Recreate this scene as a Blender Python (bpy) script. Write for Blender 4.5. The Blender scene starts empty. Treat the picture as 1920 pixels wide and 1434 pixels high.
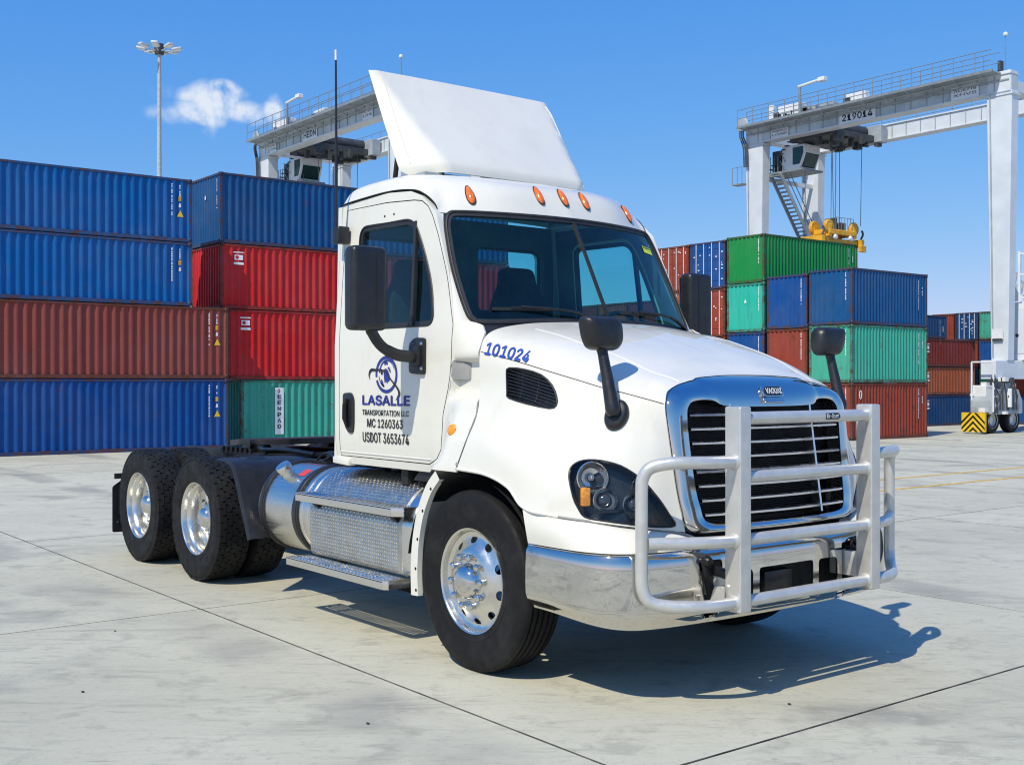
import bpy, bmesh, math, random
import numpy as np
from mathutils import Vector, Matrix
from mathutils.geometry import delaunay_2d_cdt
from math import sin, cos, pi, radians, sqrt

random.seed(7)
SC = bpy.context.scene
COL = SC.collection

# ------------------------------------------------------------------ camera
cam_d = bpy.data.cameras.new('camera')
cam = bpy.data.objects.new('camera', cam_d)
COL.objects.link(cam)
cam.location = (5.337, -5.013, 1.643)
cam.rotation_euler = (radians(90), 0, radians(52.16))
cam_d.sensor_fit = 'HORIZONTAL'
cam_d.sensor_width = 36
cam_d.lens = 36 * 2167.4 / 1920
cam_d.clip_start = 0.05
cam_d.clip_end = 3000
SC.camera = cam

# ------------------------------------------------------------------ sky, sun, exposure
SUN_DIR = Vector((0.27, -0.78, 1.0)).normalized()      # towards the sun
SUN_EL = math.asin(SUN_DIR.z)
SUN_AZ = math.atan2(SUN_DIR.x, SUN_DIR.y)
W = bpy.data.worlds.new('World')
SC.world = W
W.use_nodes = True
wn, wl = W.node_tree.nodes, W.node_tree.links
wn.clear()
w_out = wn.new('ShaderNodeOutputWorld')
w_bg = wn.new('ShaderNodeBackground')
w_sky = wn.new('ShaderNodeTexSky')
w_sky.sky_type = 'NISHITA'
w_sky.sun_disc = False
w_sky.sun_elevation = SUN_EL
w_sky.sun_rotation = SUN_AZ
w_sky.altitude = 0
w_sky.air_density = 1.0
w_sky.dust_density = 0.35
w_sky.ozone_density = 4.0
w_bg.inputs['Strength'].default_value = 0.147
w_sep = wn.new('ShaderNodeSeparateColor'); w_hs = wn.new('ShaderNodeCombineColor')
wl.new(w_sky.outputs['Color'], w_sep.inputs['Color'])
for ch, gain, power in (('Red', .385, 1.27), ('Green', 1.143, .683), ('Blue', 3.75, .25)):   # clean, deep-blue midday air
    w_p = wn.new('ShaderNodeMath'); w_p.operation = 'POWER'; w_p.inputs[1].default_value = power
    w_m = wn.new('ShaderNodeMath'); w_m.operation = 'MULTIPLY'; w_m.inputs[1].default_value = gain
    wl.new(w_sep.outputs[ch], w_p.inputs[0]); wl.new(w_p.outputs[0], w_m.inputs[0]); wl.new(w_m.outputs[0], w_hs.inputs[ch])


def cloud_nodes():
    # one small fair-weather cloud high over the far-left stacks, in world directions
    tc = wn.new('ShaderNodeTexCoord')
    c = Vector((-0.9055, 0.4098, 0.0)) # placeholder, set below
    F = Vector((-0.7897, 0.6134, 0)); R = Vector((0.6134, 0.7897, 0))
    c = (F + R * -0.258 + Vector((0, 0, 0.2365))).normalized()
    side = Vector((0, 0, 1)).cross(c).normalized()
    up = c.cross(side).normalized()

    def dot(v):
        n = wn.new('ShaderNodeVectorMath'); n.operation = 'DOT_PRODUCT'
        wl.new(tc.outputs['Generated'], n.inputs[0]); n.inputs[1].default_value = v
        return n.outputs['Value']

    def m(op, a, b=None):
        n = wn.new('ShaderNodeMath'); n.operation = op
        for i, q in enumerate((a, b)):
            if q is None: continue
            if isinstance(q, (int, float)): n.inputs[i].default_value = q
            else: wl.new(q, n.inputs[i])
        return n.outputs[0]
    a = dot(-side); b = dot(up); d = dot(c)
    nz = wn.new('ShaderNodeTexNoise'); nz.inputs['Scale'].default_value = 22
    nz.inputs['Detail'].default_value = 7; nz.inputs['Roughness'].default_value = 0.58
    nz.inputs['Distortion'].default_value = 0.5
    wl.new(tc.outputs['Generated'], nz.inputs['Vector'])
    nz2 = wn.new('ShaderNodeTexNoise'); nz2.inputs['Scale'].default_value = 70
    nz2.inputs['Detail'].default_value = 6
    wl.new(tc.outputs['Generated'], nz2.inputs['Vector'])

    def blob(ca, cb, ra, rb, w):
        ea = m('DIVIDE', m('SUBTRACT', a, ca), ra); eb = m('DIVIDE', m('SUBTRACT', b, cb), rb)
        r2 = m('ADD', m('MULTIPLY', ea, ea), m('MULTIPLY', eb, eb))
        return m('MULTIPLY', m('MAXIMUM', m('SUBTRACT', 1.0, r2), 0.0), w)
    s = None
    for q in ((0.002, 0.006, .034, .022, 1.15), (0.036, -.003, .026, .013, .8), (.049, .004, .010, .015, .85),
              (-.03, -.006, .036, .011, .62), (-.040, .011, .026, .010, .36), (0.0, -.018, .014, .012, .5),
              (0.008, .014, .016, .012, .7)):
        bl = blob(*q)
        s = bl if s is None else m('ADD', s, bl)
    nn = m('ADD', m('MULTIPLY', m('SUBTRACT', nz.outputs['Fac'], .5), 2.6), m('MULTIPLY', m('SUBTRACT', nz2.outputs['Fac'], .5), 1.6))
    s = m('MULTIPLY', m('MINIMUM', s, 1.1), m('ADD', 1.0, nn))
    s = m('MULTIPLY', s, m('GREATER_THAN', d, 0.5))
    mr = wn.new('ShaderNodeMapRange'); mr.interpolation_type = 'SMOOTHSTEP'
    mr.inputs['From Min'].default_value = .20; mr.inputs['From Max'].default_value = 1.15
    mr.inputs['To Max'].default_value = .80
    wl.new(s, mr.inputs['Value'])
    mx = wn.new('ShaderNodeMix'); mx.data_type = 'RGBA'
    wl.new(mr.outputs['Result'], mx.inputs['Factor'])
    wl.new(w_hs.outputs['Color'], mx.inputs['A'])
    mx.inputs['B'].default_value = (6.2, 6.4, 6.6, 1)
    wl.new(mx.outputs['Result'], w_bg.inputs['Color'])


cloud_nodes()
wl.new(w_bg.outputs['Background'], w_out.inputs['Surface'])

sun_d = bpy.data.lights.new('sun', 'SUN')
sun = bpy.data.objects.new('sun', sun_d)
COL.objects.link(sun)
sun_d.energy = 4.2
sun_d.angle = radians(0.53)
sun_d.color = (1.0, 0.925, 0.78)
sun.rotation_euler = SUN_DIR.to_track_quat('Z', 'Y').to_euler()
sun.location = (0, 0, 40)

vs = SC.view_settings
vs.view_transform = 'Standard'
vs.look = 'None'
vs.exposure = 0.0
vs.gamma = 1.0
vs.use_curve_mapping = False
SC.cycles.max_bounces = 10
SC.cycles.transparent_max_bounces = 16
SC.cycles.use_denoising = True
SC.cycles.filter_width = 1.15


# ------------------------------------------------------------------ materials
MATS = {}


class NT:
    def __init__(self, name):
        self.m = bpy.data.materials.new(name); self.m.use_nodes = True
        self.n = self.m.node_tree.nodes; self.l = self.m.node_tree.links
        self.b = self.n['Principled BSDF']; self.out = self.n['Material Output']

    def node(self, t, **k):
        n = self.n.new(t)
        for a, v in k.items(): setattr(n, a, v)
        return n

    def link(self, a, b): self.l.new(a, b)

    def pos(self, scale=(1, 1, 1), obj=False):
        if obj:
            src = self.node('ShaderNodeTexCoord').outputs['Object']
        else:
            src = self.node('ShaderNodeNewGeometry').outputs['Position']
        mp = self.node('ShaderNodeMapping'); mp.inputs['Scale'].default_value = scale
        self.link(src, mp.inputs['Vector'])
        return mp.outputs['Vector']

    def noise(self, vec, scale, detail=4, rough=.55, dist=0.):
        n = self.node('ShaderNodeTexNoise'); n.inputs['Scale'].default_value = scale
        n.inputs['Detail'].default_value = detail; n.inputs['Roughness'].default_value = rough
        n.inputs['Distortion'].default_value = dist
        self.link(vec, n.inputs['Vector']); return n.outputs['Fac']

    def ramp(self, fac, a, b, lo=0., hi=1.):
        n = self.node('ShaderNodeMapRange'); n.interpolation_type = 'SMOOTHSTEP'
        n.inputs['From Min'].default_value = a; n.inputs['From Max'].default_value = b
        n.inputs['To Min'].default_value = lo; n.inputs['To Max'].default_value = hi
        self.link(fac, n.inputs['Value']); return n.outputs['Result']

    def mix(self, fac, a, b, blend='MIX'):
        n = self.node('ShaderNodeMix', data_type='RGBA', blend_type=blend)
        for s, v in (('Factor', fac), ('A', a), ('B', b)):
            if isinstance(v, tuple): n.inputs[s].default_value = v if len(v) == 4 else (*v, 1)
            elif isinstance(v, (int, float)): n.inputs[s].default_value = v
            else: self.link(v, n.inputs[s])
        return n.outputs['Result']

    def math(self, op, a, b=0.):
        n = self.node('ShaderNodeMath', operation=op)
        for i, v in enumerate((a, b)):
            if isinstance(v, (int, float)): n.inputs[i].default_value = v
            else: self.link(v, n.inputs[i])
        return n.outputs[0]

    def bump(self, h, strength, dist):
        n = self.node('ShaderNodeBump'); n.inputs['Strength'].default_value = strength
        n.inputs['Distance'].default_value = dist
        self.link(h, n.inputs['Height']); self.link(n.outputs['Normal'], self.b.inputs['Normal'])

    def set(self, **k):
        names = dict(base='Base Color', rough='Roughness', metal='Metallic', coat='Coat Weight', coatr='Coat Roughness', spec='Specular IOR Level', emit='Emission Color', emits='Emission Strength', aniso='Anisotropic')
        for a, v in k.items():
            s = self.b.inputs[names[a]]
            if isinstance(v, tuple): s.default_value = v if len(v) == 4 else (*v, 1)
            elif isinstance(v, (int, float)): s.default_value = v
            else: self.link(v, s)


def simple(name, base, rough=.5, metal=0., coat=0., var=.12, vs_=6., rvar=.08, bump=0., bscale=60., **k):
    t = NT(name)
    v = t.pos()
    n = t.noise(v, vs_, 5)
    lo = tuple(c * (1 - var) for c in base); hi = tuple(min(1, c * (1 + var)) for c in base)
    t.set(base=t.mix(t.ramp(n, .3, .7), lo, hi), metal=metal, coat=coat, **k)
    t.set(rough=t.ramp(t.noise(v, vs_ * 3, 4), .25, .75, max(0.01, rough - rvar), min(1, rough + rvar)))
    if bump: t.bump(t.noise(v, bscale, 3), bump, .002)
    MATS[name] = t.m
    return t.m


def tinted_glass(name, tint, refl=1.0, rough=0.0, dust_veil=0.):
    t = NT(name)
    tr = t.node('ShaderNodeBsdfTransparent'); tr.inputs['Color'].default_value = (*tint, 1)
    gl = t.node('ShaderNodeBsdfGlossy'); gl.inputs['Roughness'].default_value = rough
    fr = t.node('ShaderNodeFresnel'); geo_ = t.node('ShaderNodeNewGeometry')          # thin pane: the same Fresnel from both sides
    t.link(t.math('ADD', t.math('MULTIPLY', geo_.outputs['Backfacing'], 1 / 1.5 - 1.5), 1.5), fr.inputs['IOR'])
    ms = t.node('ShaderNodeMixShader')
    t.link(t.math('MULTIPLY', fr.outputs['Fac'], refl), ms.inputs['Fac'])
    t.link(tr.outputs[0], ms.inputs[1]); t.link(gl.outputs[0], ms.inputs[2])
    res = ms.outputs[0]
    if dust_veil:        # dust film tinted teal, paints a sunlit haze into the pane
        df_ = t.node('ShaderNodeBsdfDiffuse'); df_.inputs['Color'].default_value = (.30, .78, .80, 1)
        m2_ = t.node('ShaderNodeMixShader')
        t.link(t.ramp(t.noise(t.pos(), 3.5, 6, .65), .25, .8, dust_veil * .3, dust_veil * 2.0), m2_.inputs['Fac'])
        t.link(res, m2_.inputs[1]); t.link(df_.outputs[0], m2_.inputs[2]); res = m2_.outputs[0]
    t.link(res, t.out.inputs['Surface'])
    MATS[name] = t.m
    return t.m


def make_materials():
    # truck paint: warm white, clear coat, faint dust film
    t = NT('white_truck_paint')
    v = t.pos()
    d = t.ramp(t.noise(v, 2.2, 6, .6), .35, .75)
    film = t.ramp(t.noise(t.pos((1.2, 1.2, .5)), 6, 8, .7), .50, .80, 0, .30)
    pc = t.mix(d, (.745, .725, .635), (.70, .68, .595))
    pc = t.mix(film, pc, (.55, .52, .44))
    t.set(base=pc, coat=.8, coatr=.03, metal=0., spec=.2)
    t.set(rough=t.ramp(t.noise(v, 9, 5), .3, .7, .40, .58))
    t.bump(t.noise(v, 3.5, 2), .05, .01)
    MATS['paint'] = t.m
    t = NT('chrome')
    v = t.pos()
    t.set(base=(.66, .645, .62), metal=1.)
    t.set(rough=t.ramp(t.noise(v, 7, 5), .3, .8, .02, .09))
    t.bump(t.noise(v, 5, 2), .06, .01)
    MATS['chrome'] = t.m
    # stainless bumper with dried water marks
    t = NT('bumper_chrome')
    v = t.pos()
    st = t.ramp(t.noise(v, 5, 7, .7, 1.2), .55, .7)
    t.set(base=t.mix(st, (.66, .64, .60), (.50, .48, .44)), metal=1.)
    t.set(rough=t.math('ADD', t.math('MULTIPLY', st, .13), .03))
    t.bump(t.noise(v, 4, 3), .05, .01)
    MATS['bumper'] = t.m
    t = NT('polished_aluminium')
    v = t.pos()
    t.set(base=(.76, .74, .69), metal=1.)
    t.set(rough=t.ramp(t.noise(v, 10, 5), .3, .8, .20, .34))
    MATS['alu'] = t.m
    t = NT('brushed_tank_aluminium')
    v = t.pos((1, 60, 60))
    t.set(base=t.mix(t.ramp(t.noise(t.pos(), 3, 5), .3, .8), (.76, .74, .69), (.60, .585, .54)), metal=1.)
    t.set(rough=t.ramp(t.noise(v, 3, 4), .3, .7, .20, .36))
    MATS['tank'] = t.m
    simple('tread_plate_aluminium', (.50, .485, .44), .40, 1., var=.15, vs_=9); simple('tread_lozenge', (.86, .84, .77), .2, 1., var=.05); simple('grille_bar', (.80, .80, .80), .22, 1., var=.04); MATS['plate'] = MATS['tread_plate_aluminium']
    simple('bull_bar_silver', (.62, .61, .57), .36, .50, var=.07, vs_=11, bump=.05, bscale=25); MATS['bar'] = MATS['bull_bar_silver']
    t = NT('tyre_rubber')
    v = t.pos()
    ds = t.ramp(t.noise(v, 5, 7, .65), .42, .75)
    t.set(base=t.mix(ds, (.011, .011, .0115), (.024, .024, .024)), spec=.18)
    t.set(rough=t.ramp(t.noise(v, 18, 4), .3, .7, .52, .78)); t.bump(t.noise(v, 90, 3), .25, .003)
    MATS['rubber'] = t.m
    simple('black_plastic', (.014, .015, .017), .42, var=.2, vs_=10, rvar=.1, bump=.06, bscale=300); MATS['plastic'] = MATS['black_plastic']
    simple('black_chassis', (.012, .012, .013), .6, var=.4, vs_=5, bump=.2, bscale=40); MATS['chassis'] = MATS['black_chassis']
    simple('greasy_black', (.008, .008, .008), .35, var=.4, vs_=12, bump=.4, bscale=50); MATS['grease'] = MATS['greasy_black']
    simple('gasket_rubber', (.02, .02, .02), .5); MATS['gasket'] = MATS['gasket_rubber']
    simple('seam_black', (.01, .01, .01), .9); MATS['seam'] = MATS['seam_black']
    simple('cab_trim', (.10, .115, .12), .75, var=.2); MATS['trim'] = MATS['cab_trim']
    simple('seat_cloth', (.02, .022, .026), .9, var=.3, vs_=30); MATS['seat'] = MATS['seat_cloth']
    simple('radiator_black', (.006, .006, .007), .55); MATS['radiator'] = MATS['radiator_black']
    simple('projector_lens', (.03, .035, .04), .05, coat=1.); simple('lamp_bezel', (.012, .013, .015), .25); MATS['bezel'] = MATS['lamp_bezel']
    simple('decal_blue', (.018, .03, .23), .4, var=.1); simple('number_blue', (.03, .075, .36), .4, var=.1)
    simple('decal_black', (.012, .012, .016), .45); simple('decal_white', (.8, .8, .8), .4)
    simple('amber_lens', (.75, .16, .008), .18, coat=.6, var=.25, vs_=60); MATS['amber'] = MATS['amber_lens']
    simple('orange_lens', (.85, .30, .015), .2, coat=.6, var=.25, vs_=70); MATS['orange'] = MATS['orange_lens']
    simple('sticker_yellow', (.62, .72, .03), .5); simple('sticker_red', (.6, .05, .04), .5)
    simple('vent_grey', (.30, .30, .28), .6, var=.1); simple('white_tip', (.8, .8, .82), .5)
    simple('bolt_steel', (.55, .55, .55), .3, 1.)
    tinted_glass('windscreen_glass', (.36, .76, .77), 1.15, dust_veil=.005); tinted_glass('side_glass', (.42, .78, .80), 1.2, dust_veil=.003)
    tinted_glass('clear_lens', (.93, .95, .97), .9)
    # concrete paving
    for nm, k in (('concrete', 1.0), ('concrete_base', .93)):
        t = NT(nm)
        P = t.node('ShaderNodeNewGeometry').outputs['Position']
        mp = t.node('ShaderNodeMapping'); mp.inputs['Rotation'].default_value = (0, 0, radians(-52)); t.link(P, mp.inputs['Vector'])
        st = t.node('ShaderNodeMapping'); st.inputs['Scale'].default_value = (.55, 2.4, 1); t.link(mp.outputs['Vector'], st.inputs['Vector'])
        big = t.noise(P, .33, 5, .6); streak = t.noise(st.outputs['Vector'], .9, 9, .66, 1.6)
        fine = t.noise(P, 14, 8, .7); grit = t.noise(P, 160, 3, .6)
        c = t.mix(t.ramp(big, .32, .7), (.475 * k, .458 * k, .355 * k), (.57 * k, .552 * k, .432 * k))
        c = t.mix(t.ramp(streak, .52, .72, 0, .55), c, (.285 * k, .275 * k, .215 * k))
        c = t.mix(t.ramp(streak, .24, .44, .6, 0), c, (.55 * k, .535 * k, .43 * k))
        c = t.mix(t.ramp(fine, .54, .72, 0, .45), c, (.27 * k, .265 * k, .245 * k))
        c = t.mix(t.ramp(grit, .62, .8, 0, .3), c, (.22, .22, .21))
        # oil and tyre stains
        oil = t.noise(P, .8, 6, .6, .6)
        c = t.mix(t.ramp(oil, .55, .72, 0, .5), c, (.20, .195, .185))
        # arcs left by turning tyres
        wv = t.node('ShaderNodeTexWave', wave_type='RINGS'); wv.inputs['Scale'].default_value = .115
        wv.inputs['Distortion'].default_value = 2.2; wv.inputs['Detail'].default_value = 3; wv.inputs['Detail Scale'].default_value = .5
        mv = t.node('ShaderNodeMapping'); mv.inputs['Location'].default_value = (14, 9, 0); t.link(P, mv.inputs['Vector']); t.link(mv.outputs['Vector'], wv.inputs['Vector'])
        arc = t.math('MULTIPLY', t.ramp(wv.outputs['Fac'], .86, .98), t.ramp(t.noise(P, .5, 4), .42, .62))
        c = t.mix(t.math('MULTIPLY', arc, .55), c, (.21, .205, .20))
        # fine finishing streaks and wear
        s2 = t.node('ShaderNodeMapping'); s2.inputs['Scale'].default_value = (1.6, 7, 1); t.link(mp.outputs['Vector'], s2.inputs['Vector'])
        f2 = t.noise(s2.outputs['Vector'], 1.6, 8, .68, 1.6)
        c = t.mix(t.ramp(f2, .52, .70, 0, .5), c, (.27 * k, .265 * k, .22 * k))
        c = t.mix(t.ramp(f2, .28, .44, .5, 0), c, (.56 * k, .55 * k, .46 * k))
        blot = t.noise(P, 2.6, 8, .7, .4)
        c = t.mix(t.ramp(blot, .53, .66, 0, .48), c, (.29 * k, .28 * k, .23 * k))
        c = t.mix(t.ramp(blot, .28, .42, .35, 0), c, (.53 * k, .525 * k, .45 * k))
        gr2 = t.noise(P, 38, 6, .75)
        c = t.mix(t.ramp(gr2, .55, .72, 0, .5), c, (.25 * k, .245 * k, .205 * k))
        c = t.mix(t.ramp(gr2, .26, .42, .45, 0), c, (.60 * k, .59 * k, .50 * k))
        # drips
        vd = t.node('ShaderNodeTexVoronoi'); vd.inputs['Scale'].default_value = 2.1; t.link(P, vd.inputs['Vector'])
        dr = t.math('MULTIPLY', t.ramp(vd.outputs['Distance'], .02, .05, 1, 0), t.ramp(t.noise(P, .7, 3), .5, .6))
        c = t.mix(t.math('MULTIPLY', dr, .5), c, (.13, .125, .115))
        if nm == 'concrete':
            oi = t.node('ShaderNodeObjectInfo')
            hv = t.node('ShaderNodeHueSaturation'); t.link(c, hv.inputs['Color'])
            t.link(t.ramp(oi.outputs['Random'], 0, 1, .95, 1.05), hv.inputs['Value']); c = hv.outputs['Color']
        t.set(base=c, spec=.3)
        t.set(rough=t.ramp(fine, .3, .7, .70, .92))
        h = t.math('ADD', t.math('MULTIPLY', t.noise(P, 45, 6, .7), .6), t.math('MULTIPLY', streak, 1.2))
        t.bump(h, .22, .006)
        MATS[nm] = t.m
    simple('joint_filler', (.085, .08, .07), .95, var=.6, vs_=5)
    simple('road_yellow', (.62, .38, .06), .8, var=.3, vs_=8)
    simple('pebble_dark', (.06, .055, .05), .9, var=.4, vs_=40)
    # yard steel
    simple('crane_paint', (.62, .66, .69), .45, var=.06, vs_=1.5); MATS['crane'] = MATS['crane_paint']
    simple('crane_girder_shaded', (.45, .50, .52), .5, var=.18, vs_=1.2); simple('crane_grey', (.33, .37, .39), .55, var=.15, vs_=2.); simple('crane_dark', (.05, .055, .06), .6, var=.3, vs_=3)
    simple('crane_white', (.72, .73, .73), .5, var=.05); simple('crane_rail', (.20, .23, .25), .5)
    simple('spreader_yellow', (.70, .36, .015), .5, var=.2, vs_=3); simple('hazard_yellow', (.80, .52, .02), .5, var=.1)
    simple('crane_glass', (.01, .05, .05), .08); simple('rope_steel', (.10, .11, .12), .6)
    simple('mast_steel', (.42, .46, .48), .5); simple('lamp_head', (.55, .57, .58), .4)
    simple('container_gap', (.015, .015, .015), .9)
    simple('rust_frame', (.10, .055, .04), .75, var=.5, vs_=6)


CP = {}


def cpaint(name, base, fade=.12, rust=.5, frame=False):
    key = (name, frame)
    if key in CP: return CP[key]
    t = NT(name + ('_frame' if frame else '_container_paint'))
    P = t.pos()
    vS = t.pos((7, 7, .7))
    fd = t.ramp(t.noise(P, .7, 7, .65), .38, .66)
    lo = base; hi = tuple(min(1, c * (1 - fade) + .32 * fade * (.55 + sum(base) * .5)) for c in base)
    c = t.mix(t.math('MULTIPLY', fd, .8), lo, hi)
    dirt = t.ramp(t.noise(vS, 1.3, 6, .65), .46, .74, 0, .6)
    c = t.mix(dirt, c, tuple(x * .55 + .012 for x in base))
    k = (.52, .66) if not frame else (.40, .60)
    ru = t.math('MULTIPLY', t.ramp(t.noise(P, 3.1 if not frame else 5., 9, .72), k[0] + .14 * (1 - rust), k[1] + .14 * (1 - rust)), .9 if frame else 1.1 * rust)
    c = t.mix(ru, c, (.11, .045, .022))
    sc_ = t.ramp(t.noise(t.pos((2, 2, 9)), 9, 6, .7), .70, .74, 0, .35)
    c = t.mix(sc_, c, tuple(min(.8, x * .8 + .25) for x in base))
    t.set(base=c, spec=.10); t.set(rough=t.ramp(t.noise(P, 5, 4), .3, .7, .42, .62))
    t.bump(t.noise(P, 2.3, 4), .40, .03)
    CP[key] = t.m
    return t.m


make_materials()


# ------------------------------------------------------------------ mesh helpers
def rnd(pts, r, n=6):
    """round the corners of a closed 2-D polygon; r: one radius or one per corner"""
    out = []
    N = len(pts)
    for i in range(N):
        p0, p, p1 = (np.array(pts[j % N], float) for j in (i - 1, i, i + 1))
        rr = r[i] if isinstance(r, (list, tuple)) else r
        a = p0 - p; b = p1 - p; la, lb = np.linalg.norm(a), np.linalg.norm(b)
        if rr <= 1e-6: out.append(tuple(p)); continue
        d = min(rr, la * .48, lb * .48)
        s, e = p + a / la * d, p + b / lb * d
        for k in range(n + 1):
            u = k / n
            out.append(tuple((1 - u) ** 2 * s + 2 * u * (1 - u) * p + u * u * e))
    return out


def cr(P, u):
    P = np.asarray(P, float); n = len(P)
    E = np.concatenate([2 * P[:1] - P[1:2], P, 2 * P[-1:] - P[-2:-1]])
    i = int(min(max(math.floor(u), 0), n - 2)); f = u - i
    a, b, c, d = E[i], E[i + 1], E[i + 2], E[i + 3]
    return .5 * ((2 * b) + (-a + c) * f + (2 * a - 5 * b + 4 * c - d) * f * f + (-a + 3 * b - 3 * c + d) * f ** 3)


def surf(net, s, t):
    return cr([cr(r, t) for r in net], s)


def spline(P, n):
    return [cr(P, (len(P) - 1) * k / n) for k in range(n + 1)]


def resample(poly, step, closed=True):
    out = []
    N = len(poly)
    for i in range(N if closed else N - 1):
        a = np.array(poly[i], float); b = np.array(poly[(i + 1) % N], float)
        L = np.linalg.norm(b - a); k = max(1, int(round(L / step)))
        for j in range(k): out.append(tuple(a + (b - a) * j / k))
    return out


def inside(px, py, poly):
    poly = np.asarray(poly, float); x0, y0 = poly[:, 0], poly[:, 1]
    x1, y1 = np.roll(x0, -1), np.roll(y0, -1)
    px = np.asarray(px)[:, None]; py = np.asarray(py)[:, None]
    c = ((y0 > py) != (y1 > py))
    with np.errstate(divide='ignore', invalid='ignore'):
        xi = (x1 - x0) * (py - y0) / (y1 - y0) + x0
    return (np.sum(c & (px < xi), axis=1) % 2) == 1


def seg_dist(P, poly):
    A = np.asarray(poly, float); B = np.roll(A, -1, 0); D = B - A
    L = np.maximum((D ** 2).sum(1), 1e-12)
    t = np.clip(((P[:, None, :] - A[None]) * D[None]).sum(2) / L, 0, 1)
    Q = A[None] + D[None] * t[..., None]
    return np.sqrt(((P[:, None, :] - Q) ** 2).sum(2)).min(1)


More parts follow.
